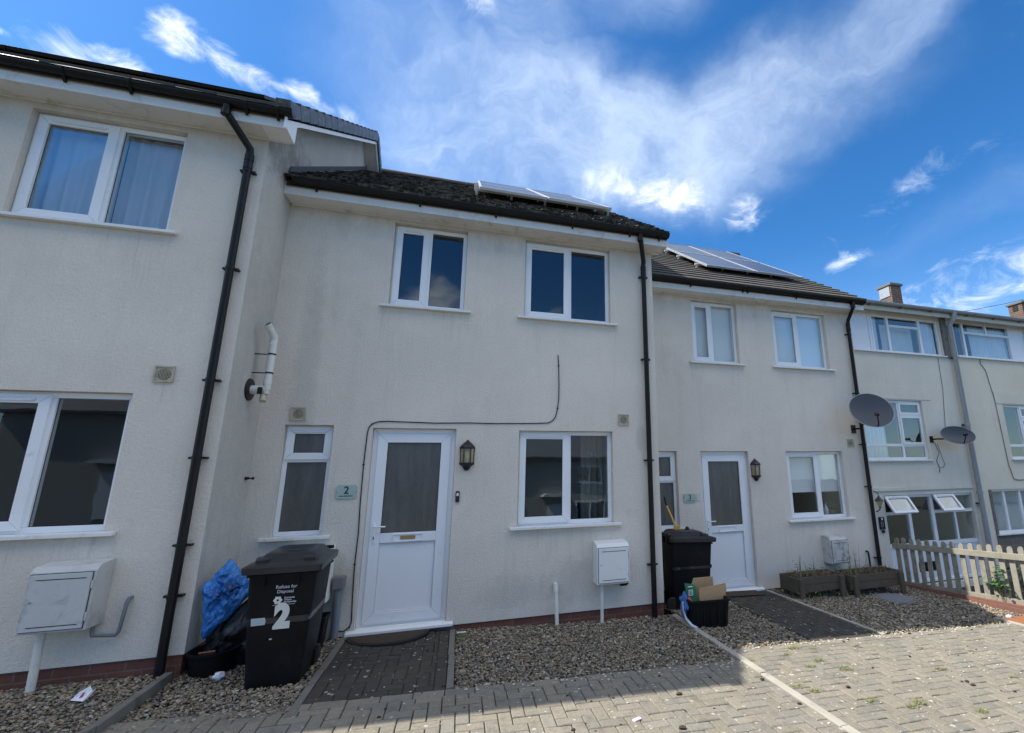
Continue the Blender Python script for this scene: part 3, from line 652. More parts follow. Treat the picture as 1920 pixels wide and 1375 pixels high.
def roof(house, x0, x1, ye, ze, yr, mat, tone=1., gauge=.205, rough=.006, tw=.225, jit=1., th=.030):
    """tiled front slope, plain back slope, ridge tiles; ye, ze: the tile edge over the gutter"""
    Ls = (yr-ye)/CT; rows = int(Ls/gauge)+1; m = MB(); m.c = []
    for i in range(rows):
        s0 = i*gauge-.02; s1 = min(s0+gauge+.06, Ls)
        if s1-s0 < .05: continue
        n = int((x1-x0)/tw)+1; sh = tw*.5*(i % 2)
        for j in range(-1, n):
            a = x0+j*tw+sh; b = a+tw; a, b = max(a, x0), min(b, x1)
            if b-a < .03: continue
            a += .002; b -= .002; up0 = th+.010+random.uniform(-rough, rough); up1 = .008+random.uniform(-rough, rough)*.4
            rz = random.uniform(-.004, .004); t = th; tone_ = tile_tone(tone) if jit > .5 else tuple(x_*tone*random.uniform(.92, 1.08) for x_ in (.060, .053, .046)); xm = (a+b)/2
            P = []
            for (s, u, dd) in ((s0+rz, up0, 0), (s0-rz, up0, 1), (s1, up1, 1), (s1, up1, 0)):
                xx = a if dd == 0 else b
                P.append((xx, ye+s*CT-u*ST, ze+s*ST+u*CT))
            T = [(p[0], p[1]-(-t)*0-t*ST*-1*0, p[2]) for p in P]
            lo = [(p[0], p[1]+t*ST, p[2]-t*CT) for p in P]
            m.add(lo+P, [(3, 2, 1, 0), (4, 5, 6, 7), (0, 1, 5, 4), (1, 2, 6, 5), (2, 3, 7, 6), (3, 0, 4, 7)]); m.c += [tone_]*8
    rf = m.build('roof', mat, house)
    s = MB(); zr = ze+(yr-ye)*SL; yb = 2*yr-ye
    s.prism([(x0+.01, ye+.04, ze-.02), (x0+.01, yr, zr-.05), (x0+.01, yr, zr-.12), (x0+.01, ye+.04, ze-.09)], (x1-x0-.02, 0, 0))
    s.prism([(x0, yr+.001, zr+.02), (x0, yb, ze+.02), (x0, yb, ze-.06), (x0, yr+.001, zr-.06)], (x1-x0, 0, 0))
    s.build('roof_deck', M_soil, rf)
    rd = MB(); n = int((x1-x0)/.45)
    for k in range(n):
        a = x0+(x1-x0)*k/n; b = x0+(x1-x0)*(k+1)/n-.004; z = zr-.02+random.uniform(-.004, .004)
        rd.lathe([(.12, a), (.12, b), (.10, b), (.10, a)], (0, yr, z), 10, 'X', (0, math.pi))
    rd.build('ridge', M_ridge, rf, smooth=40)
    return rf
def gutter(house, x0, x1, y, zt_, r=.055, brackets=(), stop1=True):
    m = MB(); m.lathe([(r, x0), (r, x1), (r-.006, x1), (r-.006, x0), (r, x0)], (0, y, zt_), 14, 'X', (math.pi, 2*math.pi))
    for xx in ((x0, x0-.004), (x1, x1+.004)):
        m.prism([(xx[0], y+(r+.004)*math.cos(a), zt_+(r+.004)*math.sin(a)) for a in np.linspace(math.pi, 2*math.pi, 12)], (xx[1]-xx[0], 0, 0))
    m.tube([(x0, y-r, zt_), (x1, y-r, zt_)], .007, 6)
    o = m.build('gutter', M_black, house, smooth=40)
    for bx in brackets:
        b = MB(); b.lathe([(r+.001, bx-.016), (r+.007, bx-.016), (r+.007, bx+.016), (r+.001, bx+.016)], (0, y, zt_), 12, 'X', (math.pi, 2*math.pi))
        b.prism([(bx-.012, y-.012, zt_-r-.004), (bx-.012, y+.03, zt_-r-.004), (bx-.012, y+.03, zt_-r-.05)], (.024, 0, 0)); b.build('gutter_bracket', M_black, o)
    return o
def downpipe(house, xo, yo, zo, xw, yw, zneck, zbot, clips, r=.034, mat=None, drift=0.):
    m = MB(); m.tube([(xo, yo, zo), (xo, yo, zo-.07), (xo+.02*(1 if xw > xo else -1), yo+.03, zo-.10), (xw, yw-.02, zneck+.06), (xw, yw, zneck), (xw, yw, zbot)], r, 16)
    for z in (zneck, zneck-.09, zo-.075): m.tube([((xw, yw, z) if z < zo-.08 else (xo, yo, z+.03)), ((xw, yw, z-.07) if z < zo-.08 else (xo, yo, z-.03))], r+.006, 16)
    o = m.build('downpipe', mat or M_black, house, smooth=45)
    for z in clips:
        c = MB(); c.tube([(xw, yw, z-.014), (xw, yw, z+.014)], r+.005, 16); c.box(xw-.066, xw-.03, yw+.005, yw+.055, z-.009, z+.009); c.box(xw+.03, xw+.066, yw+.005, yw+.055, z-.009, z+.009)
        c.build('pipe_clip', mat or M_black, o)
    return o
def shell(house, x0, x1, yf, z0, zsoff, holes, wallm, gablem, yr, ye, ze, side_l=True, side_r=True):
    wm = MB(); front_wall(wm, x0, x1, z0, zsoff+.06, yf, holes)
    w = wm.build('wall', wallm, house)
    zr = ze+(yr-ye)*SL-.13; yb = 2*yr-yf; zE = ze+(yf-ye)*SL-.12
    for xx, on, nm in ((x0, side_l, -1), (x1, side_r, 1)):
        s = MB(); d = .12*-nm
        s.prism([(xx, yf+(.001), z0), (xx, yb, z0), (xx, yb, zE), (xx, yr, zr), (xx, yf+.001, zE)], (d, 0, 0)); s.build('side_wall', gablem, house)
    b = MB(); b.box(x0+.13, x1-.13, yb-.15, yb, z0, zE-.02); b.build('rear_wall', wallm, house)
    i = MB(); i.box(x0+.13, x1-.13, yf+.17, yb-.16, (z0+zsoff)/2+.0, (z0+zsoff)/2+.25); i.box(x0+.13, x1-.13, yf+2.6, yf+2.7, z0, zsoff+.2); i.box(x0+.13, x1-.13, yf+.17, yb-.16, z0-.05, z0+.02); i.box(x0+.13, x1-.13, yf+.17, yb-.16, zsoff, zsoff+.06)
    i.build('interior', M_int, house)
    return w
def plinth(house, x0, x1, yf, zt_, zb, gap=None, ret=None):
    m = MB()
    for (a, b) in ([(x0, x1)] if not gap else [(x0, gap[0]), (gap[1], x1)]): m.box(a, b, yf+.014, yf+.2, zb, zt_)
    if ret: m.box(ret[0]-.2, ret[0]-.014, yf+.201, ret[1], zb, zt_)
    return m.build('brick_plinth', M_brick, house)
def eaves(house, x0, x1, yf, zs, out=.22, end0=False, end1=False):
    m = MB(); m.box(x0, x1, yf-out-.02, yf-out, zs-.012, zs+.15); f = m.build('fascia', M_whitedirty, house, bevel=.003)
    s = MB(); s.box(x0, x1, yf-out+.0005, yf-.0005, zs, zs+.012); s.build('soffit', M_whitedirty, house)
    q = MB(); q.box(x0+.02, x1-.02, yf-.016, yf-.001, zs-.022, zs-.0008); q.build('soffit_trim', M_whitedirty, house)
    return f
def bargeboard(house, xe, yf, ye, ze, yr, xw, side=1):
    """boxed verge end: board along the slope and its soffit back to the wall"""
    m = MB(); t = .02*side; dn = .025; hb = .15; yb = 2*yr-ye; zr = ze+(yr-ye)*SL
    m.prism([(xe, ye+.02, ze-dn), (xe, yr, zr-dn-.0), (xe, yr, zr-dn-hb), (xe, yf+.1, ze+(yf+.1-ye)*SL-dn-hb), (xe, ye+.02, ze-dn-hb*1.0-.02)], (-t, 0, 0))
    m.prism([(xe, yr, zr-dn), (xe, yb, ze-dn), (xe, yb, ze-dn-hb), (xe, yr, zr-dn-hb)], (-t, 0, 0))
    b = m.build('bargeboard', M_white, house)
    s = MB(); k = hb-.02
    s.prism([(xe-t*1.05, yf, ze+(yf-ye)*SL-dn-k), (xe-t*1.05, yr, zr-dn-k), (xe-t*1.05, yr, zr-dn-k+.012), (xe-t*1.05, yf, ze+(yf-ye)*SL-dn-k+.012)], (xw-xe+t*1.05, 0, 0))
    s.prism([(xe-t*1.05, yr, zr-dn-k), (xe-t*1.05, yb, ze-dn-k), (xe-t*1.05, yb, ze-dn-k+.012), (xe-t*1.05, yr, zr-dn-k+.012)], (xw-xe+t*1.05, 0, 0))
    s.build('verge_soffit', M_whitedirty, house)
def verge_caps(rf, xe, ye, ze, yr, side=1, mat=None):
    L = (yr-ye)/CT; n = int(L/.30); m = MB()
    for half in (0, 1):
        for i in range(n):
            s0, s1 = L*i/n+.004, L*(i+1)/n-.005
            def pt(s, u, dx):
                y = ye+s*CT-u*ST; z = ze+s*ST+u*CT
                if half: y = 2*yr-y
                return (xe+dx, y, z)
            u0, u1 = .082, .046
            for (dx0, dx1, lo) in ((.0*side, .032*side, -.095), (-.10*side, 0*side, .03)):
                P = [pt(s0, u0 if lo < 0 else u0, dx0), pt(s0, u0, dx1), pt(s1, u1, dx1), pt(s1, u1, dx0)]
                Q = [pt(s0, lo, dx0), pt(s0, lo, dx1), pt(s1, lo+.012 if lo < 0 else lo, dx1), pt(s1, lo+.012 if lo < 0 else lo, dx0)]
                m.add(Q+P, [(3, 2, 1, 0), (4, 5, 6, 7), (0, 1, 5, 4), (1, 2, 6, 5), (2, 3, 7, 6), (3, 0, 4, 7)])
    return m.build('verge_cap', mat or M_vergegrey, rf, bevel=.006)

GRP_H = 'rendered terrace houses stepping down the slope'
# --- the upper house, projecting on the left
X0, X1, YF, ZB, ZS = -7.4, -2.08, -.77, .157, 5.06
h1 = thing('terrace_house', (-4.7, YF, 0), 'taller pale rendered house projecting forward at the left end', 'house', GRP_H)
holes = [(-3.96, -2.775, 3.885, 4.975), (-3.915, -2.775, 1.155, 2.318), (-6.6, -5.4, 3.885, 4.975), (-6.6, -5.4, 1.155, 2.318)]
HZ = lambda hs: [(a, b, c-.034, d) for a, b, c, d in hs]
YR = YF+3.7; YE = YF-.30; ZE = ZS+.17
shell(h1, X0, X1, YF, ZB, ZS, HZ(holes), M_wall1, M_gable, YR, YE, ZE)
plinth(h1, X0, X1-.014, YF, ZB-.0005, -.4, ret=(X1, -.012))
def c_h1(parent, x0, x1, z0, z1, y): curtains(parent, x0, x1, z0, z1, y, spans=[(x0-.02, -3.36), (-3.345, x1+.02)], amp=.022, fold=.12)
window(h1, *holes[0], YF, -3.335, 0, curtain=c_h1, glass=M_glass)
window(h1, *holes[1], YF, -3.345, 0)
window(h1, *holes[2], YF, -6.0, 0, curtain=c_h1 if False else None); window(h1, *holes[3], YF, -6.0, 0)
eaves(h1, X0, -1.87, YF, ZS)
gutter(h1, X0, -1.80, YF-.285, ZS+.155, brackets=(-5.2, -4.45, -3.6, -3.12, -2.2, -1.93))
downpipe(h1, -2.36, YF-.285, ZS+.10, -2.205, YF-.055, 4.80, .03, (4.62, 3.55, 2.45, 1.75, 1.02, .62))
rf1 = roof(h1, X0, -1.84, YE, ZE, YR, M_tilelit, 2.4, rough=.002, tw=.33, jit=0., gauge=.265)
bargeboard(h1, -1.85, YF, YE, ZE, YR, X1)
e = MB(); e.prism([(-1.872, YF-.24, ZS-.012), (-1.872, YF-.0, ZS-.012), (-1.872, YF+.0, ZS+.23), (-1.872, YF-.24, ZS+.10)], (.021, 0, 0)); e.box(X1+.001, -1.873, YF-.219, YF+.0, ZS-.011, ZS-.001); e.build('box_end', M_white, h1)
verge_caps(rf1, -1.845, YE-.02, ZE, YR)
extract_vent(h1, -2.578, 2.497, YF, .15)
# --- the middle house
X0, X1, YF, ZB, ZS = -2.079, 2.58, 0., -.05, 4.77
h2 = thing('terrace_house', (.26, YF, -.05), 'middle pale rendered house with white half glazed door beside house number 2', 'house', GRP_H)
W_UL, W_UR, W_LR, W_S, D_ = (-.92, -.036, 3.602, 4.705), (.722, 1.930, 3.596, 4.708), (.702, 1.930, .950, 2.098), (-1.826, -1.350, .963, 2.131), (-.953, -.043, 0., 2.108)
YR = YF+3.7; YE = YF-.30; ZE = ZS+.17
shell(h2, X0, X1, YF, ZB, ZS, HZ([W_UL, W_UR, W_LR, W_S])+[(D_[0], D_[1], -.05, D_[3])], M_wall2, M_wall2, YR, YE, ZE)
plinth(h2, X0, X1-.002, YF, ZB-.0005, -.45, gap=(-1.0, .05))
pl = MB(); pl.box(-1.0, .05, .014, .2, -.45, -.052); pl.build('door_base', M_concdark, h2)
window(h2, *W_UL, YF, -.498, 0, glass=M_glassup); window(h2, *W_UR, YF, 1.352, 0, glass=M_glassup)
def c_h2(parent, x0, x1, z0, z1, y): curtains(parent, x0, x1, z0, z1, y+.25, mat=MATS['faded_curtain'], spans=[(1.62, 1.98)], amp=.025, fold=.08)
plain('faded_curtain', (.30, .28, .22), .9, .08, 4., 80., .1)
window(h2, *W_LR, YF, 1.352, 0, curtain=c_h2, glass=M_glassrefl)
small_window(h2, *W_S, YF, 1.753); door(h2, *D_, YF)
eaves(h2, X0, 2.72, YF, ZS)
gutter(h2, -1.98, 2.735, YF-.285, ZS+.155, brackets=(-1.75, -.62, .30, 1.32, 2.15, 2.6))
downpipe(h2, 2.30, YF-.285, ZS+.10, 2.425, YF-.055, 4.50, -.21, (4.33, 3.1, 1.72, .42))
rf2 = roof(h2, X0+.01, 2.74, YE, ZE, YR, M_tile, 2.6, rough=.010)
fl = MB(); fl.prism([(X0+.012, YE+.08, ZE+.055+.08*SL), (X0+.012, YR, ZE+.055+(YR-YE)*SL), (X0+.012, YR, ZE+.125+(YR-YE)*SL), (X0+.012, YE+.12, ZE+.125+.12*SL)], (.012, 0, 0)); fl.build('lead_flashing', M_lead, rf2)
e = MB(); e.box(2.7205, 2.738, -.24, .0, ZS-.012, ZS+.12); e.prism([(2.722, 0, ZS+.02), (2.722, YR, ZS+.02+YR*SL), (2.722, YR, ZS+.14+YR*SL), (2.722, 0, ZS+.14)], (.016, 0, 0)); e.box(X1+.001, 2.72, 0.0005, .03, ZS-.01, ZS+.06); e.build('box_end', M_whitedirty, h2)
extract_vent(h2, -1.71, 2.25, YF); extract_vent(h2, 2.085, 2.256, YF)
op = MB(); op.tube([(1.172, .01, .28), (1.172, -.05, .285), (1.174, -.065, .262), (1.19, -.072, -.19)], .022, 12); op.tube([(1.173, -.066, .20), (1.172, -.05, .295)], .029, 12); op.build('overflow_pipe', M_pipewhite, h2, smooth=45)
# --- the lower house, set back on the right
X0, X1, YF, ZB, ZS = 2.581, 7.20, .97, -.255, 4.565
h3 = thing('terrace_house', (4.9, YF, -.25), 'lower pale rendered house set back, with white door beside house number 3', 'house', GRP_H)
V_UL, V_UR, V_LR, V_S, E_ = (3.722, 4.625, 3.386, 4.495), (5.368, 6.575, 3.392, 4.468), (5.396, 6.608, .742, 1.880), (2.80, 3.322, .708, 1.885), (3.738, 4.640, -.235, 1.882)
YR = YF+3.7; YE = YF-.30; ZE = ZS+.17
shell(h3, X0, X1, YF, ZB, ZS, HZ([V_UL, V_UR, V_LR, V_S])+[(E_[0], E_[1], -.282, E_[3])], M_wall3, M_wall3, YR, YE, ZE)
plinth(h3, X0, X1-.002, YF, ZB-.0005, -.6, gap=(3.70, 4.70))
pl = MB(); pl.box(3.70, 4.70, YF+.014, YF+.2, -.6, -.284); pl.build('door_base', M_concdark, h3)
window(h3, *V_UL, YF, 4.127, 0, curtain=blind(1.0), glass=M_glasslow); window(h3, *V_UR, YF, 5.96, 0, curtain=blind(1.0), glass=M_glasslow)
window(h3, *V_LR, YF, 6.09, 0, curtain=blind(.60), glass=M_glasslow)
small_window(h3, *V_S, YF, 1.42); door(h3, *E_, YF, plate=False)
eaves(h3, X0, 7.30, YF, ZS)
gutter(h3, 2.62, 7.30, YF-.285, ZS+.155, brackets=(3.6, 4.62, 4.72, 5.75, 7.0))
downpipe(h3, 7.02, YF-.285, ZS+.10, 7.075, YF-.055, 4.32, -.41, (4.1, 2.95, 2.0, 1.25, .05))
rf3 = roof(h3, X0+.01, 7.33, YE, ZE, YR, M_tilelit, 1.9, rough=.0015, tw=.33, jit=0., th=.024, gauge=.245)
e = MB(); e.box(7.3005, 7.318, YF-.24, YF+.0, ZS-.012, ZS+.12); e.prism([(7.302, YF, ZS+.02), (7.302, YR, ZS+.02+3.7*SL), (7.302, YR, ZS+.14+3.7*SL), (7.302, YF, ZS+.14)], (.016, 0, 0)); e.box(X1+.001, 7.30, YF+.0005, YF+.03, ZS-.01, ZS+.06); e.build('box_end', M_whitedirty, h3)
extract_vent(h3, 6.818, 2.027, YF, .14)
# --- the older three storey terrace beyond
T = 2.2; ZG = -1.0
GRP_T = 'older three storey terrace houses beyond the fence'
def old_house(name_label, x0, x1, wallm, kind):
    h = thing('terrace_house', ((x0+x1)/2, T, ZG), name_label, 'house', GRP_T)
    if kind == 0:
        top = (9.15, 11.29, 4.235, 5.16); mid = (8.47, 10.285, 1.745, 3.09); low = (8.76, 11.47, -.82, .99)
        holes = [(x0+.15, top[1], top[2], top[3]), mid, low]
    else:
        top = (11.765, 13.88, 4.265, 5.22); mid = (12.99, 14.8, 1.745, 3.085); low = (12.02, 14.6, .045, 1.035)
        holes = [(top[0], 14.45, top[2], top[3]), mid, low]
    wm = MB(); front_wall(wm, x0, x1, ZG, 5.235, T, [(a, b, c-.034, d) for a, b, c, d in holes], .14); wm.build('wall', wallm, h)
    sw = MB(); yb = T+8
    sw.box(x0, x0+.1, T+.001, yb, ZG, 5.2); sw.box(x1-.1, x1, T+.001, yb, ZG, 5.2); sw.box(x0+.1, x1-.1, yb-.1, yb, ZG, 5.2); sw.build('side_wall', wallm, h)
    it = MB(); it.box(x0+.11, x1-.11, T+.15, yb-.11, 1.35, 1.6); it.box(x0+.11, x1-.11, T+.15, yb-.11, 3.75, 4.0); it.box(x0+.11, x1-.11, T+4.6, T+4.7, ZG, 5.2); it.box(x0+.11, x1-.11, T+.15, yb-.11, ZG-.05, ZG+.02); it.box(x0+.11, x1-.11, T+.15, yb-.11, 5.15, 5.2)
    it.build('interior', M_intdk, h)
    y = T+.05
    # top floor: three lights and a white panel
    a, b, c, d = top
    w_ = MB(); ring(w_, a+.002, b-.002, c, d-.002, .05, y, y+.06)
    if kind == 0: ms, tr = (9.667, 10.67), 4.91
    else: ms, tr = (12.16,), 4.93
    for mx in ms: w_.box(mx-.035, mx+.035, y+.001, y+.059, c+.051, d-.053)
    L = ms[0]+.036; Rr = ms[1]-.036 if kind == 0 else b-.052
    w_.box(L, Rr, y+.001, y+.059, tr-.03, tr+.03)
    if kind: w_.box((L+Rr)/2-.03, (L+Rr)/2+.03, y+.0015, y+.0585, tr+.031, d-.053)
    w = w_.build('window', M_white, h, bevel=.004)
    panes(w, a+.05, ms[0]-.035, c+.05, d-.052, y+.02, M_glassfar); panes(w, L, Rr, c+.05, tr-.03, y+.02, M_glassfar)
    if kind == 0: panes(w, L, Rr, tr+.03, d-.052, y+.02, M_glassfar); panes(w, ms[1]+.035, b-.05, c+.05, d-.052, y+.02, M_glassfar)
    else:
        panes(w, L, (L+Rr)/2-.03, tr+.03, d-.052, y+.02, M_glassfar); panes(w, (L+Rr)/2+.03, Rr, tr+.03, d-.052, y+.02, M_glassfar)
    curtains(w, a, b, c, d, y+.14, spans=[(a+.05, a+.32), (b-.50, b)] if kind == 0 else [(12.55, b)], amp=.03, fold=.13)
    if kind == 0:
        nb = MB(); nb.box(ms[0], ms[1], y+.24, y+.242, c, tr+.1); nb.build('blind', MATS['steamy_net'], w); nb = MB(); nb.box(a+.33, ms[0]-.03, y+.30, y+.302, c, d); nb.build('net_curtain', MATS['steamy_net'], w)
    sill(w, a-(1.5 if kind == 0 else 0), b+(0 if kind == 0 else .55), c, T, ext=.04)
    p = MB()
    if kind == 0:
        p.box(x0+.152, a-.10, y+.002, y+.03, c, d-.002); p.box(a-.092, a-.05, y-.002, y+.03, c, d-.002); p.box(a-.045, a-.003, y+.003, y+.03, c, d-.002)
    else: p.box(b+.004, 14.448, y+.002, y+.03, c, d-.002)
    p.build('white_panel', M_panelwhite, h, bevel=.003)
    # middle floor window
    a, b, c, d = mid; w_ = MB(); ring(w_, a+.002, b-.002, c, d-.002, .055, y, y+.06)
    mx = 9.585 if kind == 0 else 13.62; zt1 = 2.07
    w_.box(mx-.03, mx+.03, y+.001, y+.059, c+.056, d-.058); w_.box(a+.056, mx-.031, y+.001, y+.059, zt1-.03, zt1+.03); w_.box(mx+.031, b-.058, y+.001, y+.059, zt1-.03, zt1+.03)
    w_.box(mx+.031, b-.058, y+.001, y+.059, 2.72, 2.78); w = w_.build('window', M_white, h, bevel=.004)
    for (q0, q1, q2, q3) in ((a+.055, mx-.03, c+.055, zt1-.03), (a+.055, mx-.03, zt1+.03, d-.057), (mx+.03, b-.055, c+.055, zt1-.03)): panes(w, q0, q1, q2, q3, y+.02, M_glassfar)
    s_ = MB(); ring(s_, mx+.012, b-.040, zt1+.012, 2.738, .055, y-.015, y+.03); ring(s_, mx+.012, b-.040, 2.762, d-.040, .055, y-.015, y+.03); s_.build('sash', M_white, w, bevel=.004)
    panes(w, mx+.06, b-.09, zt1+.06, 2.69, y+.01, M_glassfar); panes(w, mx+.06, b-.09, 2.81, d-.09, y+.01, M_glassfar)
    if kind == 0: curtains(w, a, b, c, d, y+.16, spans=[(a, 9.28)], amp=.03, fold=.13)
    sill(w, a, b, c, T, ext=.05)
    l = MB(); l.box(a-.6 if kind == 0 else a-.25, b+.30, T-.012, T-.001, d+.025, d+.33); l.build('lintel', wallm, h, bevel=.003)
    # ground floor
    a, b, c, d = low; w_ = MB()
    if kind == 0:
        ring(w_, a+.002, b-.002, c, d-.002, .055, y, y+.065)
        for mx in (9.475, 10.165): w_.box(mx-.045, mx+.045, y+.001, y+.064, c+.056, d-.058)
        for (p0, p1) in ((a+.056, 9.429), (10.211, b-.058)): w_.box(p0, p1, y+.001, y+.064, .575, .635); w_.box(p0, p1, y+.001, y+.064, -.10, -.02)
        w_.box(10.79, 10.85, y+.0015, y+.0635, -.019, .574); w_.box(10.79, 10.85, y+.0015, y+.0635, .636, d-.058)
        w_.box(9.521, 10.119, y+.001, y+.064, -.10, 0.0)
        w = w_.build('window', M_white, h, bevel=.004); w['label'] = 'white glazed door and window screen with two open top lights'
        q = MB(); q.box(a+.05, 9.43, y+.02, y+.045, c+.05, -.10); q.box(10.21, b-.05, y+.02, y+.045, c+.05, -.10); q.box(9.52, 10.12, y+.02, y+.045, c+.05, -.62); q.box(9.52, 10.12, y+.02, y+.045, -.42, -.10); q.build('panel', M_panelwhite, w)
        for (q0, q1, q2, q3) in ((a+.055, 9.43, -.02, .575), (9.52, 10.12, 0., d-.057), (10.21, 10.79, -.02, .575), (10.85, b-.055, -.02, .575), (10.85, b-.055, .635, d-.057)): panes(w, q0, q1, q2, q3, y+.03, M_glassfar)
        for (q0, q1) in ((a+.03, 9.455), (10.19, 10.815)):   # top lights hinged at the head, standing open
            L_ = .40; an = R(33); M_ = Matrix.Translation((0, y-.012, d-.03)) @ Matrix.Rotation(-an, 4, 'X')
            s_ = MB(); ring(s_, q0, q1, -L_, 0., .062, -.03, .012); s_.xf(M_); sh = s_.build('open_sash', M_white, w, bevel=.004)
            g_ = MB(); g_.box(q0+.058, q1-.058, -.012, -.008, -L_+.058, -.058); g_.xf(M_); g_.build('pane', M_glassup, w)
            v_ = MB(); v_.box(q0+.09, q1-.09, -.042, -.030, -.045, -.022); v_.xf(M_); v_.build('trickle_vent', M_cill, w)
        l = MB(); l.box(x0+.02, x1-.04, T-.03, T-.001, 1.085, 1.15); l.box(9.27, x1-.04, T-.032, T-.0305, 1.09, 1.17); l.build('lintel', M_wallT1, h, bevel=.004)
    else:
        ring(w_, a+.002, b-.002, c, d-.002, .05, y, y+.065)
        for mx in (12.50, 13.05, 13.6): w_.box(mx-.035, mx+.035, y+.001, y+.064, c+.051, d-.053)
        w = w_.build('window', M_white, h, bevel=.004)
        for (q0, q1) in ((a+.05, 12.465), (12.535, 13.015), (13.085, 13.565), (13.635, b-.05)): panes(w, q0, q1, c+.05, d-.052, y+.03, M_glassfar)
        nb = MB(); nb.box(a, b, y+.25, y+.252, c, d); nb.build('net_curtain', MATS['steamy_net'], w)
        sill(w, a, b, c, T, ext=.05)
        bk = MB(); front_wall(bk, 11.93, x1, ZG, 1.036, T-.012, [(a-.002, b+.002, c-.036, d)], .01); bk.build('brick_panel', M_brickgrey, h)
    f = MB(); f.box(x0, x1, T-.20, T-.17, 5.17, 5.33); f.build('fascia', MATS['cream_fascia'], h, bevel=.003)
    s = MB(); s.box(x0, x1, T-.1695, T-.001, 5.24, 5.26); s.build('soffit', MATS['cream_fascia'], h)
    ye = T-.27; yr = T+4; ze = 5.34; sl = .36
    rm = MB(); rm.prism([(x0, ye, ze), (x0, yr, ze+(yr-ye)*sl), (x0, 2*yr-ye, ze), (x0, 2*yr-ye, ze-.07), (x0, yr, ze+(yr-ye)*sl-.07), (x0, ye, ze-.07)], (x1-x0, 0, 0)); rf = rm.build('roof', M_vergegrey, h)
    cxx = 13.29 if kind == 0 else 19.57
    ch = MB(); ch.box(cxx, cxx+.44, 4.98, 5.44, 5.5, 7.46); c_ = ch.build('chimney', M_brickdk, rf)
    cp = MB(); cp.box(cxx-.05, cxx+.49, 4.93, 5.49, 7.461, 7.54); cp.build('chimney_cap', M_concdark, rf, bevel=.01)
    if kind == 0:
        pn = MB(); pn.box(cxx-.02, cxx-.001, 5.03, 5.42, 7.10, 7.44); pn.build('chimney_panel', M_greyzinc, rf)
    else:
        pn = MB(); pn.box(cxx-.012, cxx-.001, 5.12, 5.30, 7.2, 7.40); pn.build('chimney_opening', M_soil, rf)
    gm = MB(); gm.lathe([(.06, x0), (.06, x1-.002), (.052, x1-.002), (.052, x0), (.06, x0)], (0, T-.265, 5.345), 12, 'X', (math.pi, 2*math.pi)); gu = gm.build('gutter', M_greyzinc, h, smooth=40)
    for bx in np.arange(x0+.5, x1, .95):
        b_ = MB(); b_.box(bx-.015, bx+.015, T-.30, T-.20, 5.255, 5.283); b_.build('gutter_bracket', M_concdark, gu)
    return h
plain('steamy_net', (.62, .64, .63), .9, .2, 5., 50., .0)
plain('cream_fascia', (.60, .58, .50), .6, .1, 4., 40., .1, dirt=(.3, .28, .22), dscale=4.)
h4 = old_house('pale grey three storey terrace house with open ground floor top lights', 7.42, 11.48, M_wallT1, 0)
h5 = old_house('cream three storey terrace house with grey brown brick under its window', 11.485, 17.2, M_wallT2, 1)
px = MB(); px.box(11.30, 11.47, T-.05, T-.001, 4.20, 5.24); px.build('pilaster', M_concdark, h4, bevel=.004)
dp = MB(); dp.tube([(11.50, T-.265, 5.30), (11.50, T-.25, 5.18), (11.52, T-.09, 5.02), (11.52, T-.09, -1.0)], .055, 14)
for z in (5.0, 2.55, .99): dp.tube([(11.52, T-.09, z-.03), (11.52, T-.09, z+.03)], .066, 14)
d_ = dp.build('downpipe', M_greyzinc, h4, smooth=45)
for z in (4.2, 2.55, .75):
    c = MB(); c.box(11.44, 11.60, T-.06, T-.002, z-.012, z+.012); c.build('pipe_clip', M_black, d_)

# --- houses across the road, seen only as reflections in the panes
def far_house(x, label, zg=-2.4):
    y0 = -24.; h = thing('semi_detached_house', (x, y0, zg), label, 'house', 'rendered houses across the road')
    w = MB(); wins = [(x-3.4, x-1.9, zg+3.3, zg+4.4), (x+1.6, x+3.1, zg+3.3, zg+4.4), (x-3.4, x-1.9, zg+.9, zg+2.2), (x+1.4, x+3.3, zg+.9, zg+2.2)]
    w.box(x-4.5, x+4.5, y0-8, y0, zg-.3, zg+5.0); w.build('wall', M_oppwall, h)
    if zg > -2:
        k = MB(); k.box(x-4.45, x+4.45, y0-7.9, y0-.1, -3, zg-.31); k.build('base_wall', M_oppwall, h)
    r = MB(); r.prism([(x-4.7, y0+.35, zg+4.95), (x-4.7, y0-4, zg+7.6), (x-4.7, y0-8.35, zg+4.95), (x-4.7, y0-8.35, zg+4.8), (x-4.7, y0+.35, zg+4.8)], (9.4, 0, 0)); r.build('roof', M_vergegrey, h)
    for (a, b, c, d) in (wins if x > -10 else wins[1:2]):
        f = MB(); ring(f, a, b, c, d, .07, y0+.002, y0+.05); f.box((a+b)/2-.04, (a+b)/2+.04, y0+.003, y0+.049, c+.071, d-.071); wf = f.build('window', M_white, h)
        p = MB(); p.box(a+.06, b-.06, y0+.004, y0+.02, c+.06, d-.06); p.build('pane', MATS['dark_pane'], wf)
        s = MB(); s.box(a-.1, b+.1, y0+.002, y0+.12, c-.06, c-.001); s.build('sill', M_cill, wf)
    d = MB(); d.box(x-.5, x+.5, y0+.002, y0+.06, zg, zg+2.1); d.build('front_door', M_white, h)
    p = MB(); p.prism([(x-.9, y0+.003, zg+2.55), (x+.9, y0+.003, zg+2.55), (x+.7, y0+.003, zg+2.75), (x-.7, y0+.003, zg+2.75)], (0, .7, 0)); p.build('porch_canopy', M_cill, h)
m_, n_, b_ = base_mat('dark_pane'); b_.inputs['Base Color'].default_value = (.02, .022, .026, 1); b_.inputs['Roughness'].default_value = .08
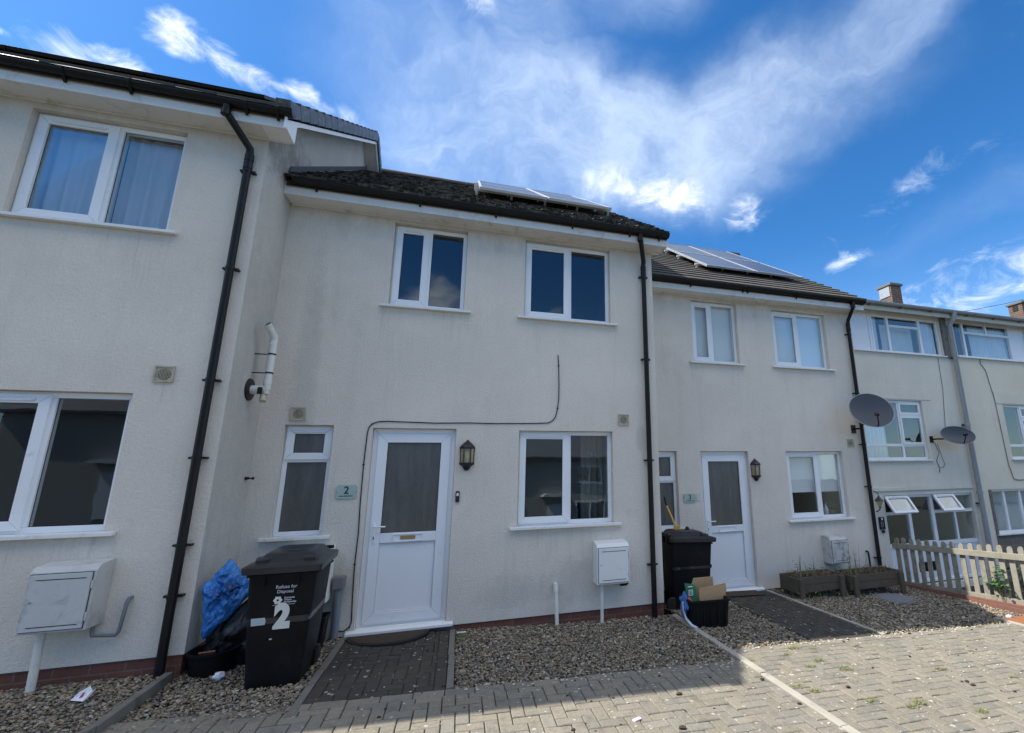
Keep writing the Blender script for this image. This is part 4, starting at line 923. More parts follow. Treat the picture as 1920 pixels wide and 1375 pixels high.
for x_, l_ in ((-15.5, 'rendered house across the road mirrored in the left windows'), (-4.8, 'rendered house across the road mirrored faintly between the left windows and the door'), (5.9, 'rendered house across the road mirrored in the middle window'), (16.6, 'rendered house across the road mirrored in the right windows')): far_house(x_, l_, -.2 if x_ < -10 else -2.4)

# ------------------------------------------------------------------ things fixed to the houses
def solar(label, x0, cols, rows, yf, soff, y0, pw=1.13, ph=1.66, lift=.13, fm=None):
    fm = fm or M_solarframe
    """array lying parallel to the roof slope, bottom edge at y0"""
    ye = yf-.30; ze = soff+.17
    def pt(x, s, u): return Vector((x, y0+s*CT-u*ST, ze+(y0-ye)*SL+s*ST+u*CT))
    t = thing('solar_panel_array', pt(x0, 0, 0), label, 'solar panels', 'solar panel arrays on the roofs')
    ax = Vector((1, 0, 0)); as_ = Vector((0, CT, ST)); au = Vector((0, -ST, CT))
    for c in range(cols):
        for r in range(rows):
            cx_, cs = x0+(c+.5)*pw, (r+.5)*ph
            m = MB(); w2, h2 = pw/2-.008, ph/2-.008
            for sx in (-1, 1): m.obox(pt(cx_+sx*(w2-.015), cs, lift), ax*.015, as_*h2, au*.02)
            for sy in (-1, 1): m.obox(pt(cx_, cs+sy*(h2-.015), lift), ax*(w2-.0305), as_*.015, au*.0198)
            f = m.build('panel_frame', fm, t, bevel=.002)
            q = MB(); q.obox(pt(0, 0, 0)*0, ax*(w2-.03), Vector((0, h2-.03, 0)), Vector((0, 0, .006)))
            Mx = Matrix((ax, as_, au)).transposed().to_4x4(); Mx.translation = pt(cx_, cs, lift+.008)-pt(x0, 0, 0)
            o = q.build('cells', M_solar, f, local=True); o.matrix_local = Mx
    m = MB()
    for r in range(rows):
        for k in (.22, .78):
            s = (r+k)*ph; m.obox(pt(x0+cols*pw/2, s, lift-.045), ax*(cols*pw/2+.07), as_*.02, au*.02)
            for xx in np.linspace(x0-.03, x0+cols*pw+.03, cols*2+1): m.obox(pt(xx, s-.03, .055), ax*.018, as_*.012, au*.05)
    m.build('mounting_rail', M_solarframe, t)
    return t
solar('solar panels low on the mossy roof of the middle house', .08, 2, 2, 0., 4.77, .62, pw=1.04, lift=.17)
solar('solar panels on the plain tiled roof of the set back lower house', 4.36, 2, 2, .97, 4.565, 1.5, fm=M_greyzinc)
solar('solar panels seen edge on along the roof of the projecting upper house', -6.95, 4, 2, -.77, 5.06, -.22, pw=1.14, lift=.13, fm=M_black)

def meter_box(label, x0, x1, z0, z1, yf, dep, mat, group='wall mounted meter boxes', taper=.06, hinge=1):
    t = thing('meter_box', ((x0+x1)/2, yf, z0), label, 'meter box', group)
    m = MB(); prof = [(yf-.001, z0), (yf-dep, z0), (yf-dep, z1-taper), (yf-dep*.80, z1-taper*.35), (yf-.001, z1)]
    m.prism([(x0, a, b) for a, b in prof], (x1-x0, 0, 0)); m.build('box', mat, t, bevel=.007)
    d = MB(); d.box(x0+.02, x1-.02, yf-dep-.014, yf-dep-.001, z0+.02, z1-taper-.012); dd = d.build('door', mat, t, bevel=.004)
    og = MB(); ring(og, x0+.015, x1-.015, z0+.015, z1-taper-.007, .0046, yf-dep-.003, yf-dep-.0008); og.build('door_gap', M_soil, t)
    g_ = MB()
    for z in (z0+.05, z1-taper-.05): g_.box(x0+.06, x1-.05, yf-dep-.0155, yf-dep-.0138, z-.003, z+.003)
    g_.build('vent_slots', M_soil, dd)
    k = MB(); k.lathe([(.0, yf-dep-.018), (.008, yf-dep-.018), (.009, yf-dep-.013)], (x0+.05 if hinge > 0 else x1-.05, 0, (z0+z1)/2-.02), 10, 'Y'); k.build('lock', M_steel, dd)
    h = MB()
    for z in (z0+.1, z1-taper-.1): h.box(x1-.014 if hinge > 0 else x0+.004, x1-.004 if hinge > 0 else x0+.014, yf-dep-.016, yf-dep-.002, z-.03, z+.03)
    h.build('hinge', mat, dd, bevel=.002); return t
mb1 = meter_box('weathered white meter box under the left window, dirty on its sloping top', -3.06, -2.655, .455, .945, -.77, .20, M_meterold)
p = MB(); p.tube([(-2.955, -.89, .455), (-2.95, -.88, .0)], .026, 12); p.tube([(-2.955, -.89, .47), (-2.955, -.89, .43)], .033, 12); p.build('supply_pipe', M_pipewhite, mb1, smooth=45)
mb2 = meter_box('clean white meter box between the middle window and the downpipe', 1.645, 2.06, .262, .745, 0., .185, M_meter)
p = MB(); p.tube([(1.725, -.11, .262), (1.725, -.105, -.19)], .020, 12); p.build('supply_pipe', M_pipewhite, mb2, smooth=45)
p = MB(); p.tube([(2.07, -.06, .46), (2.085, -.05, .45), (2.085, -.05, .24), (2.06, -.05, .215), (1.98, -.05, .215)], .014, 8); p.build('service_pipe', M_black, mb2, smooth=45)
meter_box('white meter box half hidden behind the number 2 wheelie bin', -1.62, -1.20, .33, .865, 0., .19, M_meter, taper=.05)
meter_box('grimy mossy meter box above the wooden planters', 5.945, 6.31, .04, .475, .97, .20, M_metermoss)
bp = MB(); bp.tube([(-2.50, -.765, .63), (-2.50, -.80, .63), (-2.508, -.808, .60), (-2.525, -.81, .385), (-2.545, -.81, .36), (-2.69, -.81, .372), (-2.70, -.80, .40), (-2.70, -.80, .457)], .0135, 10)
tag(bp.build('waste_pipe', M_grey, None, smooth=45), 'thin dark pipe bent below the weathered meter box on the left house', 'pipe')
bp = MB(); bp.tube([(6.86, .965, .16), (6.86, .925, .16), (6.86, .918, .13), (6.87, .915, -.30)], .016, 10); tag(bp.build('waste_pipe', M_black, None, smooth=45), 'short black pipe on the wall behind the right planter', 'pipe')
gp = thing('cable_duct', (-1.125, -.045, -.1), 'grey plastic duct with a square cap beside the white front door', 'duct')
m = MB(); m.tube([(-1.125, -.045, -.12), (-1.125, -.045, .45)], .037, 16); m.build('duct', M_grey, gp, smooth=45)
m = MB(); m.box(-1.178, -1.072, -.100, -.001, .425, .548); m.build('cap', M_greycap, gp, bevel=.012)

# boiler flue on the gable return of the upper house
fl = thing('boiler_flue', (-2.08, -.33, 2.44), 'white boiler flue rising up the gable corner, with a black wall collar', 'flue')
m = MB(); m.lathe([(.115, -2.079), (.11, -2.066), (.062, -2.060)], (0, -.33, 2.45), 28, 'X'); m.lathe([(.001, -2.061), (.062, -2.061)], (0, -.33, 2.45), 28, 'X'); m.build('wall_collar', M_black, fl, smooth=40)
m = MB(); m.tube([(-2.06, -.33, 2.45), (-1.93, -.33, 2.45)], .046, 20); m.build('flue_elbow', M_pipewhite, fl, smooth=45)
m = MB(); m.tube([(-1.935, -.33, 2.41), (-1.93, -.33, 2.455), (-1.925, -.33, 2.96), (-1.925, -.34, 3.02), (-1.955, -.42, 3.10), (-1.965, -.45, 3.13)], .034, 18, cap=False)
for z in (2.47, 2.53, 2.95): m.tube([(-1.93, -.33, z-.02), (-1.93, -.33, z+.02)], .0385, 18)
m.build('flue_pipe', M_pipewhite, fl, smooth=45)
m = MB(); m.tube([(-1.955, -.42, 3.10), (-1.962, -.44, 3.12)], .030, 16); m.build('flue_mouth', M_soil, fl)
m = MB(); m.box(-1.985, -1.945, -.40, -.384, 2.40, 2.47)
for k in range(3): m.box(-1.98, -1.948, -.405, -.40, 2.405+.022*k, 2.417+.022*k)
m.build('air_intake', M_soil, fl)
m = MB(); m.tube([(-1.95, -.33, 2.40), (-1.94, -.36, 2.33)], .03, 12); m.build('drain_stub', M_cream, fl, smooth=45)
for z in (2.63, 2.83):
    m = MB(); m.tube([(-1.927, -.33, z-.008), (-1.927, -.33, z+.008)], .0375, 18); m.tube([(-1.97, -.33, z), (-2.079, -.33, z)], .006, 8); m.build('clip', M_black, fl)
hk = MB(); hk.box(-2.079, -2.06, -.12, -.07, 1.55, 1.58); hk.tube([(-2.06, -.095, 1.565), (-2.02, -.095, 1.565)], .008, 8); hk.tube([(-2.02, -.095, 1.565), (-2.005, -.095, 1.565)], .014, 8)
tag(hk.build('outlet_stub', M_black, None), 'tiny black pipe stub sticking out of the gable return wall', 'pipe')

# black cable along the middle facade
cp = [(1.185, 3.096), (1.195, 2.95), (1.202, 2.70), (1.20, 2.52), (1.186, 2.386), (1.16, 2.275), (1.12, 2.225), (1.067, 2.197), (.9, 2.188), (.656, 2.183), (.35, 2.178), (.095, 2.181), (-.264, 2.172), (-.467, 2.176), (-.80, 2.184), (-.905, 2.178), (-.965, 2.15), (-.995, 2.11), (-1.005, 2.05), (-1.012, 1.694), (-1.008, 1.281), (-.997, .965), (-1.004, .65), (-.992, .3), (-.982, .08), (-1.0, .03), (-1.05, .0), (-1.10, .01)]
cb = thing('wall_cable', (0, 0, 2.18), 'thin black cable clipped over the door and window of the middle house', 'cable')
m = MB(); m.tube([(a, -.0065, b) for a, b in cp], .0055, 8); m.build('cable', M_black, cb, smooth=60)
for (a, b) in cp[1::3]:
    m = MB(); m.box(a-.011, a+.011, -.014, -.0005, b-.005, b+.005); m.build('cable_clip', M_black, cb)

def lantern(x, y, z, label, k=1.):
    """half lantern: z is the tip of its lower point"""
    t = thing('wall_lantern', (x, y, z), label, 'wall light', 'black half lanterns by the front doors')
    H = lambda r, zz, d=.0: [(x+r*math.cos(a)*k, y-.002-d-abs(r*math.sin(a))*k*.95, z+zz*k) for a in np.linspace(0, -math.pi, 7)[:]]
    def half(mb, rs):
        rings = [H(r, zz)+[(x-r*k*.6, y-.001, z+zz*k), (x+r*k*.6, y-.001, z+zz*k)] for r, zz in rs]
        mb.loft(rings)
    hx = [0, -math.pi*.20, -math.pi*.5+.32, -math.pi*.5-.32, -math.pi*.8, -math.pi]
    m = MB(); half(m, [(.004, 0), (.03, .012), (.045, .04), (.055, .055), (.088, .078), (.093, .098), (.082, .100)]); m.build('base', M_lampblk, t, bevel=.002)
    m = MB(); half(m, [(.084, .270), (.094, .272), (.096, .285), (.070, .318), (.036, .350), (.014, .368), (.010, .378), (.002, .380)]); m.build('lamp_roof', M_lampblk, t, bevel=.002)
    m = MB(); m.box(x-.055*k, x+.055*k, y-.010, y-.0005, z+.09*k, z+.28*k); m.build('back_plate', M_lampblk, t)
    G = MB(); half(G, [(.076, .1005), (.082, .2695)]); G.build('lamp_glass', MATS['lantern_pane'], t)
    for i in range(7):
        if i in (1, 3, 5) and False: continue
        a0, a1 = H(.079, .101)[i], H(.085, .269)[i]
        if i in (0, 2, 4, 6): m = MB(); m.tube([a0, a1], .0062*k, 6); m.build('glazing_bar', M_lampblk, t)
    m = MB(); m.lathe([(.012*k, z+.105*k), (.014*k, z+.14*k), (.026*k, z+.17*k), (.028*k, z+.21*k), (.015*k, z+.24*k), (.002, z+.245*k)], (x, y-.035*k, 0), 14); m.build('bulb', M_bulb, t, smooth=50)
    return t
gm_ = bpy.data.materials.new('lantern_pane'); gm_.use_nodes = True; gn = NT(gm_.node_tree); gn.n.clear(); MATS['lantern_pane'] = gm_
tr_ = gn.add('ShaderNodeBsdfTransparent', {'Color': (.93, .84, .62, 1)}); tl_ = gn.add('ShaderNodeBsdfDiffuse', {'Color': (.55, .47, .33, 1)}); gl_ = gn.add('ShaderNodeBsdfGlossy', {'Color': (.9, .9, .9, 1), 'Roughness': .08})
mx_ = gn.add('ShaderNodeMixShader', {0: .42}); gn.l.new(tr_.outputs[0], mx_.inputs[1]); gn.l.new(tl_.outputs[0], mx_.inputs[2])
mz_ = gn.add('ShaderNodeMixShader', {0: .08}); gn.l.new(mx_.outputs[0], mz_.inputs[1]); gn.l.new(gl_.outputs[0], mz_.inputs[2]); gn.l.new(mz_.outputs[0], gn.add('ShaderNodeOutputMaterial').inputs[0])
lantern(.095, 0., 1.612, 'black wall lantern with amber panes above the bell beside door number 2', .96)
lantern(4.755, .97, 1.388, 'black wall lantern with amber panes beside door number 3', .98)

def plaque(x0, x1, z0, z1, y, num, label):
    t = thing('house_number_plaque', ((x0+x1)/2, y, z0), label, 'house number', 'glass house number plaques')
    w, h, c = x1-x0, z1-z0, .014; pts = []
    for (cx_, cz_, a0) in ((x1, z1, 180), (x0, z1, 270), (x0, z0, 0), (x1, z0, 90)):
        for a in np.linspace(a0+90, a0, 5): pts.append((cx_+c*math.cos(R(a)), y-.014, cz_+c*math.sin(R(a))))
    m = MB(); m.prism(pts, (0, .008, 0)); m.build('plate', M_plaque, t)
    tx = MB(); put_text(tx, num, h*.78, Matrix.Translation(((x0+x1)/2, y-.0150, z0+h*.60)) @ UPRIGHT, bold=.0014); tx.build('number', M_ink, t)
    ln = MB()                                            # small lettering, too worn to read: a row of short strokes
    xx = x0+w*.16
    while xx < x1-w*.16:
        q = random.uniform(.006, .010); ln.box(xx, xx+q, y-.0152, y-.0143, z0+h*.155, z0+h*.155+random.choice((.009, .012))); xx += q+.003
    ln.build('small_lettering', M_ink, t)
    for sx in (x0+.012, x1-.012):
        s = MB(); s.lathe([(0, y-.020), (.006, y-.020), (.0065, y-.002)], (sx, 0, z0+h*.5), 10, 'Y'); s.build('screw', M_steel, t)
plaque(-1.255, -1.055, 1.332, 1.476, 0., '2', 'pale glass plaque reading 2 left of the door')
plaque(3.402, 3.612, 1.087, 1.219, .97, '3', 'pale glass plaque reading 3 left of the door')
def bell(x, z, y, label, h=.125, w=.044, btn=True):
    t = thing('doorbell', (x, y, z), label, 'doorbell', 'doorbells beside the doors'); m = MB(); m.box(x-w/2, x+w/2, y-.022, y-.0005, z-h/2, z+h/2); m.build('case', M_lampblk, t, bevel=.01, seg=3)
    if btn:
        b = MB(); b.box(x-.012, x+.012, y-.0235, y-.0215, z+.008, z+.042); b.build('label_window', M_cill, t, bevel=.002)
        b = MB(); b.lathe([(0, y-.027), (.010, y-.026), (.011, y-.021)], (x, 0, z-.03), 14, 'Y'); b.build('button', M_lampblk, t, smooth=40)
    return t
bell(.01, 1.32, 0., 'black doorbell with a pale label right of door number 2')
bell(3.715, 1.19, 1.034, 'black oblong doorbell on the frame of door number 3', .16, .05, False)
bh = MB(); ring(bh, 3.635, 3.685, 1.115, 1.225, .008, .955, .9695); bh.box(3.642, 3.678, .962, .9692, 1.122, 1.218); tag(bh.build('bell_push', M_pipewhite, None, bevel=.002), 'small pale bell push next to the number 3 plaque', 'bell push')

# satellite dishes
def dish(c, nrm, rw, rh, label, wall, armdown=True):
    n = Vector(nrm).normalized(); sx = n.cross(Vector((0, 0, 1))).normalized()*-1; sy = n.cross(sx)*-1
    if sy.z < 0: sy = -sy
    t = thing('satellite_dish', c, label, 'satellite dish', 'satellite dishes on the walls'); C = Vector(c)
    m = MB(); rings = []
    for side in (0, 1):
        for k in range(9):
            r = k/8 if side == 0 else 1-k/8
            rings.append([C+sx*rw*r*math.cos(a)+sy*rh*r*math.sin(a)+n*(.075*(r*r-1)-(.008 if side else 0)) if r > 0 else C+n*(-.075-(.008 if side else 0))+sx*.0005*math.cos(a)+sy*.0005*math.sin(a) for a in np.linspace(0, 2*math.pi, 40, endpoint=False)])
    m.loft(rings, False, False); d = m.build('reflector', M_dish, t, smooth=50)
    rim = MB(); pts = [C+sx*rw*math.cos(a)+sy*rh*math.sin(a) for a in np.linspace(0, 2*math.pi, 41)]; rim.tube(pts, .006, 6, cap=False); rim.build('rim', M_dishlight, d)
    b = C-sy*rh*.92+sx*.02; tip = C+n*.30-sy*rh*.75-sx*.10
    a_ = MB(); a_.tube([b-n*.03, b+n*.03, tip], .011, 8); a_.build('arm', M_black, t)
    l = MB(); ax = (C-n*.05-tip).normalized(); l.tube([tip-ax*.05, tip+ax*.012, tip+ax*.055], [.022, .03, .034], 14); l.build('receiver', M_black, t, smooth=40)
    br = MB(); Wp = Vector(wall); k = C-n*.085; br.tube([k, k-n*.07, Vector((Wp.x, k.y*.4+Wp.y*.6, Wp.z)), Wp], .017, 10); br.obox(Wp, (.05, 0, 0), (0, .006, 0), (0, 0, .075)); br.build('bracket', M_black, t)
    return t
dish((6.87, .46, 2.57), (-.30, -.80, .34), .372, .335, 'large grey satellite dish overlapping the corner downpipe of the lower house', (6.93, .963, 2.28))
d2 = dish((10.80, 1.86, 2.28), (-.22, -.80, .42), .40, .235, 'small grey satellite dish on the pale three storey house wall', (10.40, 2.193, 2.20))
wire = MB(); wire.tube([(10.46, 2.18, 2.14), (10.5, 2.14, 1.9), (10.44, 2.185, 1.72), (10.50, 2.185, 1.55), (10.47, 2.185, 1.45)], .006, 6); wire.tube([(10.5, 2.15, 2.1), (10.62, 2.18, 1.8), (10.68, 2.185, 1.62), (10.58, 2.185, 1.56), (10.52, 2.185, 1.58)], .005, 6); wire.build('loose_wire', M_black, d2)
cw = MB(); cw.tube([(11.05, 2.19, 4.18), (11.03, 2.19, 3.4), (10.9, 2.19, 2.5), (10.7, 2.18, 2.3)], .006, 6); tag(cw.build('wall_cable', M_concdark, None), 'thin grey cable hanging down to the small satellite dish', 'cable')
cw = MB(); cw.tube([(12.62, 2.19, 4.26), (12.50, 2.19, 4.22), (12.48, 2.19, 4.12), (12.62, 2.19, 3.95), (12.74, 2.19, 3.2), (12.76, 2.19, 2.4), (12.78, 2.19, 1.6), (12.86, 2.19, 1.27), (13.0, 2.19, 1.24), (13.6, 2.19, 1.25)], .008, 6); tag(cw.build('wall_cable', M_concdark, None), 'dark cable running down the cream terrace house wall', 'cable')

# carriage lantern and letter box on the pale terrace house
t = thing('carriage_lantern', (8.47, T, .8), 'weathered hanging carriage lantern on the pale terrace house', 'wall light')
m = MB(); m.box(8.40, 8.45, T-.02, T-.001, .62, .88); m.tube([(8.425, T-.02, .70), (8.43, T-.09, .68), (8.47, T-.13, .72), (8.47, T-.14, .77)], .012, 8); m.tube([(8.47, T-.14, 1.0), (8.46, T-.14, 1.06), (8.40, T-.10, 1.10), (8.33, T-.06, 1.09)], .008, 6); m.build('bracket', M_lampblk, t)
m = MB(); m.lathe([(.025, .77), (.075, .90), (.07, .90)], (8.47, T-.14, 0), 6); m.build('lamp_glass', MATS['lantern_pane'], t)
m = MB(); m.lathe([(.095, .895), (.09, .91), (.03, .975), (.015, 1.0), (.004, 1.02)], (8.47, T-.14, 0), 6); m.lathe([(.004, .74), (.03, .765), (.03, .775)], (8.47, T-.14, 0), 6); m.build('lamp_roof', M_dish, t)
t = thing('wall_plate', (8.60, T, .3), 'black ornamental plate below the carriage lantern', 'plate'); m = MB(); ring(m, 8.53, 8.66, .31, .56, .018, T-.035, T-.001); m.box(8.545, 8.645, T-.02, T-.002, .325, .545); m.build('case', M_lampblk, t, bevel=.003)
m = MB(); m.box(8.575, 8.615, T-.0365, T-.034, .50, .545); m.build('label_window', M_cill, t); m = MB(); ring(m, 8.57, 8.62, .37, .46, .008, T-.03, T-.0205); m.build('emblem', M_dishlight, t)
m = MB(); m.box(8.58, 8.64, T-.03, T-.001, .24, .295); m.build('lower_plate', M_lampblk, t)
# overhead wire to the far chimney
ow = MB(); P0, P1 = Vector((16.6, 6.0, 7.05)), Vector((24.6, 6.0, 9.05)); ow.tube([P0.lerp(P1, k/14)-Vector((0, 0, .5*(k/14)*(1-k/14))) for k in range(15)], .009, 5)
tag(ow.build('overhead_wire', M_black, None), 'thin overhead wire sloping across the sky above the terrace roof', 'wire')

# ------------------------------------------------------------------ things on the ground
def rrect(w, d, r, z, y0=0., n=4):
    pts = []
    for (sx, sy, a0) in ((1, 1, 0), (-1, 1, 90), (-1, -1, 180), (1, -1, 270)):
        for k in range(n+1):
            a = R(a0+90*k/n); pts.append((sx*(w/2-r)+r*math.cos(a), y0+sy*(d/2-r)+r*math.sin(a), z))
    return pts
def wheelie_bin(loc, rz, label, W=.50, Dp=.64, H=.80, Wb=.36, Db=.47):
    """front faces local -y; hinge and wheels at +y"""
    t = thing('wheelie_bin', loc, label, 'wheelie bin', 'black wheelie bins by the front doors', rz)
    yb = lambda z: (Dp-Db)/2*-.35*(z/H)
    m = MB(); rings = []
    for z, k in ((.0, 0.), (.02, .02), (.10, .12), (.45, .55), (H-.06, .95), (H-.055, .95), (H, 1.)):
        w, d = Wb+(W*.94-Wb)*k, Db+(Dp*.90-Db)*k
        if z == .0: w, d = w-.02, d-.02
        rings.append(rrect(w, d, .048, z, yb(z)))
    m.loft(rings, True, False)
    for z0, z1, e in ((H-.05, H-.035, .012), (H-.012, H+.004, .02)):
        m.loft([rrect(W*.94+e*2-.0, Dp*.90+e*2, .04, z0, yb(H)), rrect(W*.94+e*2, Dp*.90+e*2, .04, z1, yb(H))])
    for sx in (-1, 1):                                     # moulded ribs and wheel arches
        m.box(sx*(Wb/2+.005)-.02, sx*(Wb/2+.005)+.02, Db/2-.13, Db/2-.02, .0, .16)
    for sx in (-.12, .12): m.box(sx-.006, sx+.006, yb(H)-Dp*.45-.014, yb(H)-Dp*.45+.02, H-.12, H-.02)
    body = m.build('body', M_bin, t, local=True, smooth=35)
    y0 = yb(H)
    ld = MB()
    ld.loft([rrect(W*.94+.075, Dp*.90+.085, .05, H-.022, y0-.012), rrect(W*.94+.085, Dp*.90+.095, .05, H+.026, y0-.012), rrect(W*.94+.055, Dp*.90+.06, .05, H+.034, y0-.01), rrect(W*.94-.03, Dp*.90-.03, .06, H+.048, y0), rrect(W*.84, Dp*.80, .06, H+.052, y0+.01), rrect(W*.70, Dp*.66, .05, H+.098, y0+.03), rrect(W*.62, Dp*.58, .05, H+.106, y0+.03)], True, True)
    for sx in (-1, 1): ld.loft([rrect(.12, .10, .02, H+.03, y0-Dp*.45+.10), rrect(.11, .08, .018, H+.082, y0-Dp*.45+.115)]); ld.v[-40:] = [(v[0]+sx*(W*.94/2-.075), v[1], v[2]) for v in ld.v[-40:]]
    for sx in ():  ld.loft([rrect(.13, .045, .015, H+.045, y0-Dp*.45+.075), rrect(.11, .03, .012, H+.072, y0-Dp*.45+.09)]); ld.v[-40:] = [(v[0]+sx*.14, v[1], v[2]) for v in ld.v[-40:]]
    ld.v = [(v[0], v[1], v[2]+.025*max(0, (v[1]-y0)/Dp+.45)) for v in ld.v]      # the lid rises towards its hinge
    l = ld.build('lid', M_binlid, t, local=True, smooth=35)
    for sx in (-1, 1):
        rc_ = MB(); rc_.box(sx*(W*.94/2-.075)-.042, sx*(W*.94/2-.075)+.042, y0-Dp*.45+.04, y0-Dp*.45+.066, H+.036, H+.072)
        rc_.build('hand_recess', M_soil, l, local=True)
    h = MB(); yy = y0+Dp*.45+.055
    h.tube([(-W/2+.03, yy, H+.075), (W/2-.03, yy, H+.075)], .016, 12)
    for sx in (-.18, -.06, .06, .18): h.box(sx-.014, sx+.014, yy-.06, yy+.012, H-.01, H+.08)
    h.build('handle', M_bin, t, local=True, smooth=40)
    for sx in (-1, 1):
        w = MB(); r = .085; w.lathe([(.001, -.02), (.03, -.022), (.05, -.016), (r-.012, -.02), (r, -.012), (r, .012), (r-.012, .02), (.05, .016), (.03, .022), (.001, .02)], (0, 0, 0), 20, 'X')
        w.v = [(v[0]+sx*(Wb/2+.005), v[1]+Db/2+.02, v[2]+r-.005) for v in w.v]; w.build('wheel', M_rubber, t, local=True, smooth=40)
    return t, body, l
BW, BD, BH, BWb, BDb = .52, .64, .915, .37, .50
bz = -.075
b2, b2body, b2lid = wheelie_bin((-1.325, -.905, bz), R(1), 'black wheelie bin marked with a large white 2, under the narrow window', BW, BD, BH, BWb, BDb)
def front_pt(u, z, W=BW, Dp=BD, H=BH, Wb=BWb, Db=BDb, off=.004):
    k = (z/.45*.55) if z < .45 else .55+(z-.45)/(H-.06-.45)*.40
    if z < .10: k = z*1.2
    return Vector((u, (Dp-Db)/2*-.35*(z/H)-(Db+(Dp*.90-Db)*k)/2-off, z))
def on_front(z):                                          # matrix laying lettering on the sloping bin front
    a, b = front_pt(0, z-.03), front_pt(0, z+.03); vy = (b-a).normalized(); vx = Vector((1, 0, 0)); vz = vx.cross(vy)
    M_ = Matrix((vx, vy, vz)).transposed().to_4x4(); M_.translation = front_pt(0, z); return M_
sh = .028
m = MB(); put_text(m, '2', .24, on_front(.548) @ Matrix.Translation((sh, 0, 0)) @ Matrix.Diagonal((.86, 1.0, 1, 1)), bold=.016); m.build('large_number', M_printw, b2body, local=True)
m = MB(); put_text(m, 'Refuse for', .036, on_front(.778) @ Matrix.Translation((sh+.01, 0, 0)), bold=.0006); put_text(m, 'Disposal', .034, on_front(.742) @ Matrix.Translation((sh+.005, 0, 0)), bold=.0006); m.build('heading_lettering', M_printg, b2body, local=True)
m = MB()
for i, tx_ in enumerate(('Somerset', 'Waste', 'Partnership')):
    vs, fs = text_verts(tx_, .019, bold=.0006); mn = min(v[0] for v in vs); Mt = on_front(.694-.0165*i) @ Matrix.Translation((sh+.002-mn, 0, 0)); m.add([tuple(Mt @ Vector(v)) for v in vs], fs)
Mt = on_front(.643); m.add([tuple(Mt @ Vector(p)) for p in ((sh-.075, -.002, 0), (sh+.08, -.002, 0), (sh+.08, .001, 0), (sh-.075, .001, 0))], [(0, 1, 2, 3)])
m.build('small_lettering', M_printg, b2body, local=True)
m = MB(); Mt = on_front(.678) @ Matrix.Translation((sh-.042, 0, 0)); ringo = []
for k in range(24):                                       # the round six lobed emblem
    a = 2*math.pi*k/24; ro = .029+.004*math.cos(6*a); ringo.append((ro*math.cos(a), ro*math.sin(a), 0))
inn = [(.008*math.cos(2*math.pi*k/24), .008*math.sin(2*math.pi*k/24), 0) for k in range(24)]
m.add([tuple(Mt @ Vector(p)) for p in ringo+inn], [(k, (k+1) % 24, 24+(k+1) % 24, 24+k) for k in range(24)]); m.build('emblem', M_printw, b2body, local=True)
# tape round the bin, torn at one end
tp = MB(); zt0 = .505; k = .55+(zt0-.45)/(BH-.06-.45)*.40; w_, d_ = BWb+(BW*.94-BWb)*k, BDb+(BD*.9-BDb)*k; yb_ = (BD-BDb)/2*-.35*(zt0/BH); k2 = k+.045/(BH-.51)*.40
w2, d2_ = BWb+(BW*.94-BWb)*k2, BDb+(BD*.9-BDb)*k2
tp.loft([rrect(w_+.004, d_+.004, .049, zt0, yb_), rrect(w2+.004, d2_+.004, .049, zt0+.045, yb_-.003)], False, False)
tp.v = [(v[0], v[1], v[2]+.035*max(0, (v[1]+.15)) + .004*math.sin(v[0]*30)) for v in tp.v]
tp.build('parcel_tape', M_tape, b2body, local=True)
lb = MB(); P = [front_pt(u, z, off=.0065) for u, z in ((-.178, .500), (-.085, .502), (-.080, .530), (-.088, .556), (-.182, .556))]; lb.add([tuple(p) for p in P], [(0, 1, 2, 3, 4)]); lb.build('torn_label', M_tapelabel, b2body, local=True)
lb = MB(); P = [front_pt(u, z, off=.005) for u, z in ((-.045, .385), (-.025, .387), (-.028, .396), (-.043, .395))]; lb.add([tuple(p) for p in P], [(0, 1, 2, 3)]); lb.build('paint_fleck', M_printw, b2body, local=True)
sc = MB(); sc.add([(-.09, -.12, BH+.1175), (.05, -.13, BH+.1175), (.09, -.10, BH+.1185), (.0, -.07, BH+.1195), (-.08, -.09, BH+.1185)], [(0, 1, 2, 3, 4)]); sc.build('lid_scuff', plain('scuffed_plastic', (.055, .058, .062), .55, .5, 30., 60., .1), b2lid, local=True)
b3, b3body, b3lid = wheelie_bin((3.08, .37, g(3.1)-.0), R(86), 'black wheelie bin between the middle house corner and door number 3', .50, .66, .86, .37, .52)
tp = MB(); tp.loft([rrect(.44, .572, .036, .50, -.022), rrect(.446, .576, .036, .535, -.024)], False, False); tp.build('parcel_tape', M_tape, b3body, local=True)
# broom standing head down on the lid, and a small bottle
br = thing('broom', (3.02, .50, .67), 'yellow handled broom with a black grip propped behind the wheelie bin by door number 3', 'broom')
m = MB(); m.tube([(3.02, .45, .76), (3.005, .74, 1.07)], .013, 10); m.build('handle', M_yellow, br, smooth=40)
m = MB(); m.tube([(3.005, .74, 1.07), (2.998, .80, 1.19)], .0145, 10); m.build('grip', M_black, br, smooth=40)
m = MB(); m.prism([(2.985, .44, .82), (3.055, .44, .82), (3.075, .44, .72), (3.06, .44, .70), (2.975, .44, .70), (2.96, .44, .72)], (0, .035, 0)); m.build('head', M_yellow, br, bevel=.006)
m = MB(); m.prism([(2.962, .437, .705), (3.073, .437, .705), (3.085, .437, .665), (2.95, .437, .665)], (0, .04, 0)); m.build('bristles', M_bristle, br)
bo = thing('spray_bottle', (3.18, .45, .655), 'tiny dark bottle standing on the bin lid beside the broom', 'bottle')
m = MB(); m.lathe([(.001, .655), (.03, .655), (.031, .70), (.018, .715), (.012, .725)], (3.18, .45, 0), 16); m.build('body', M_bin, bo, smooth=40)
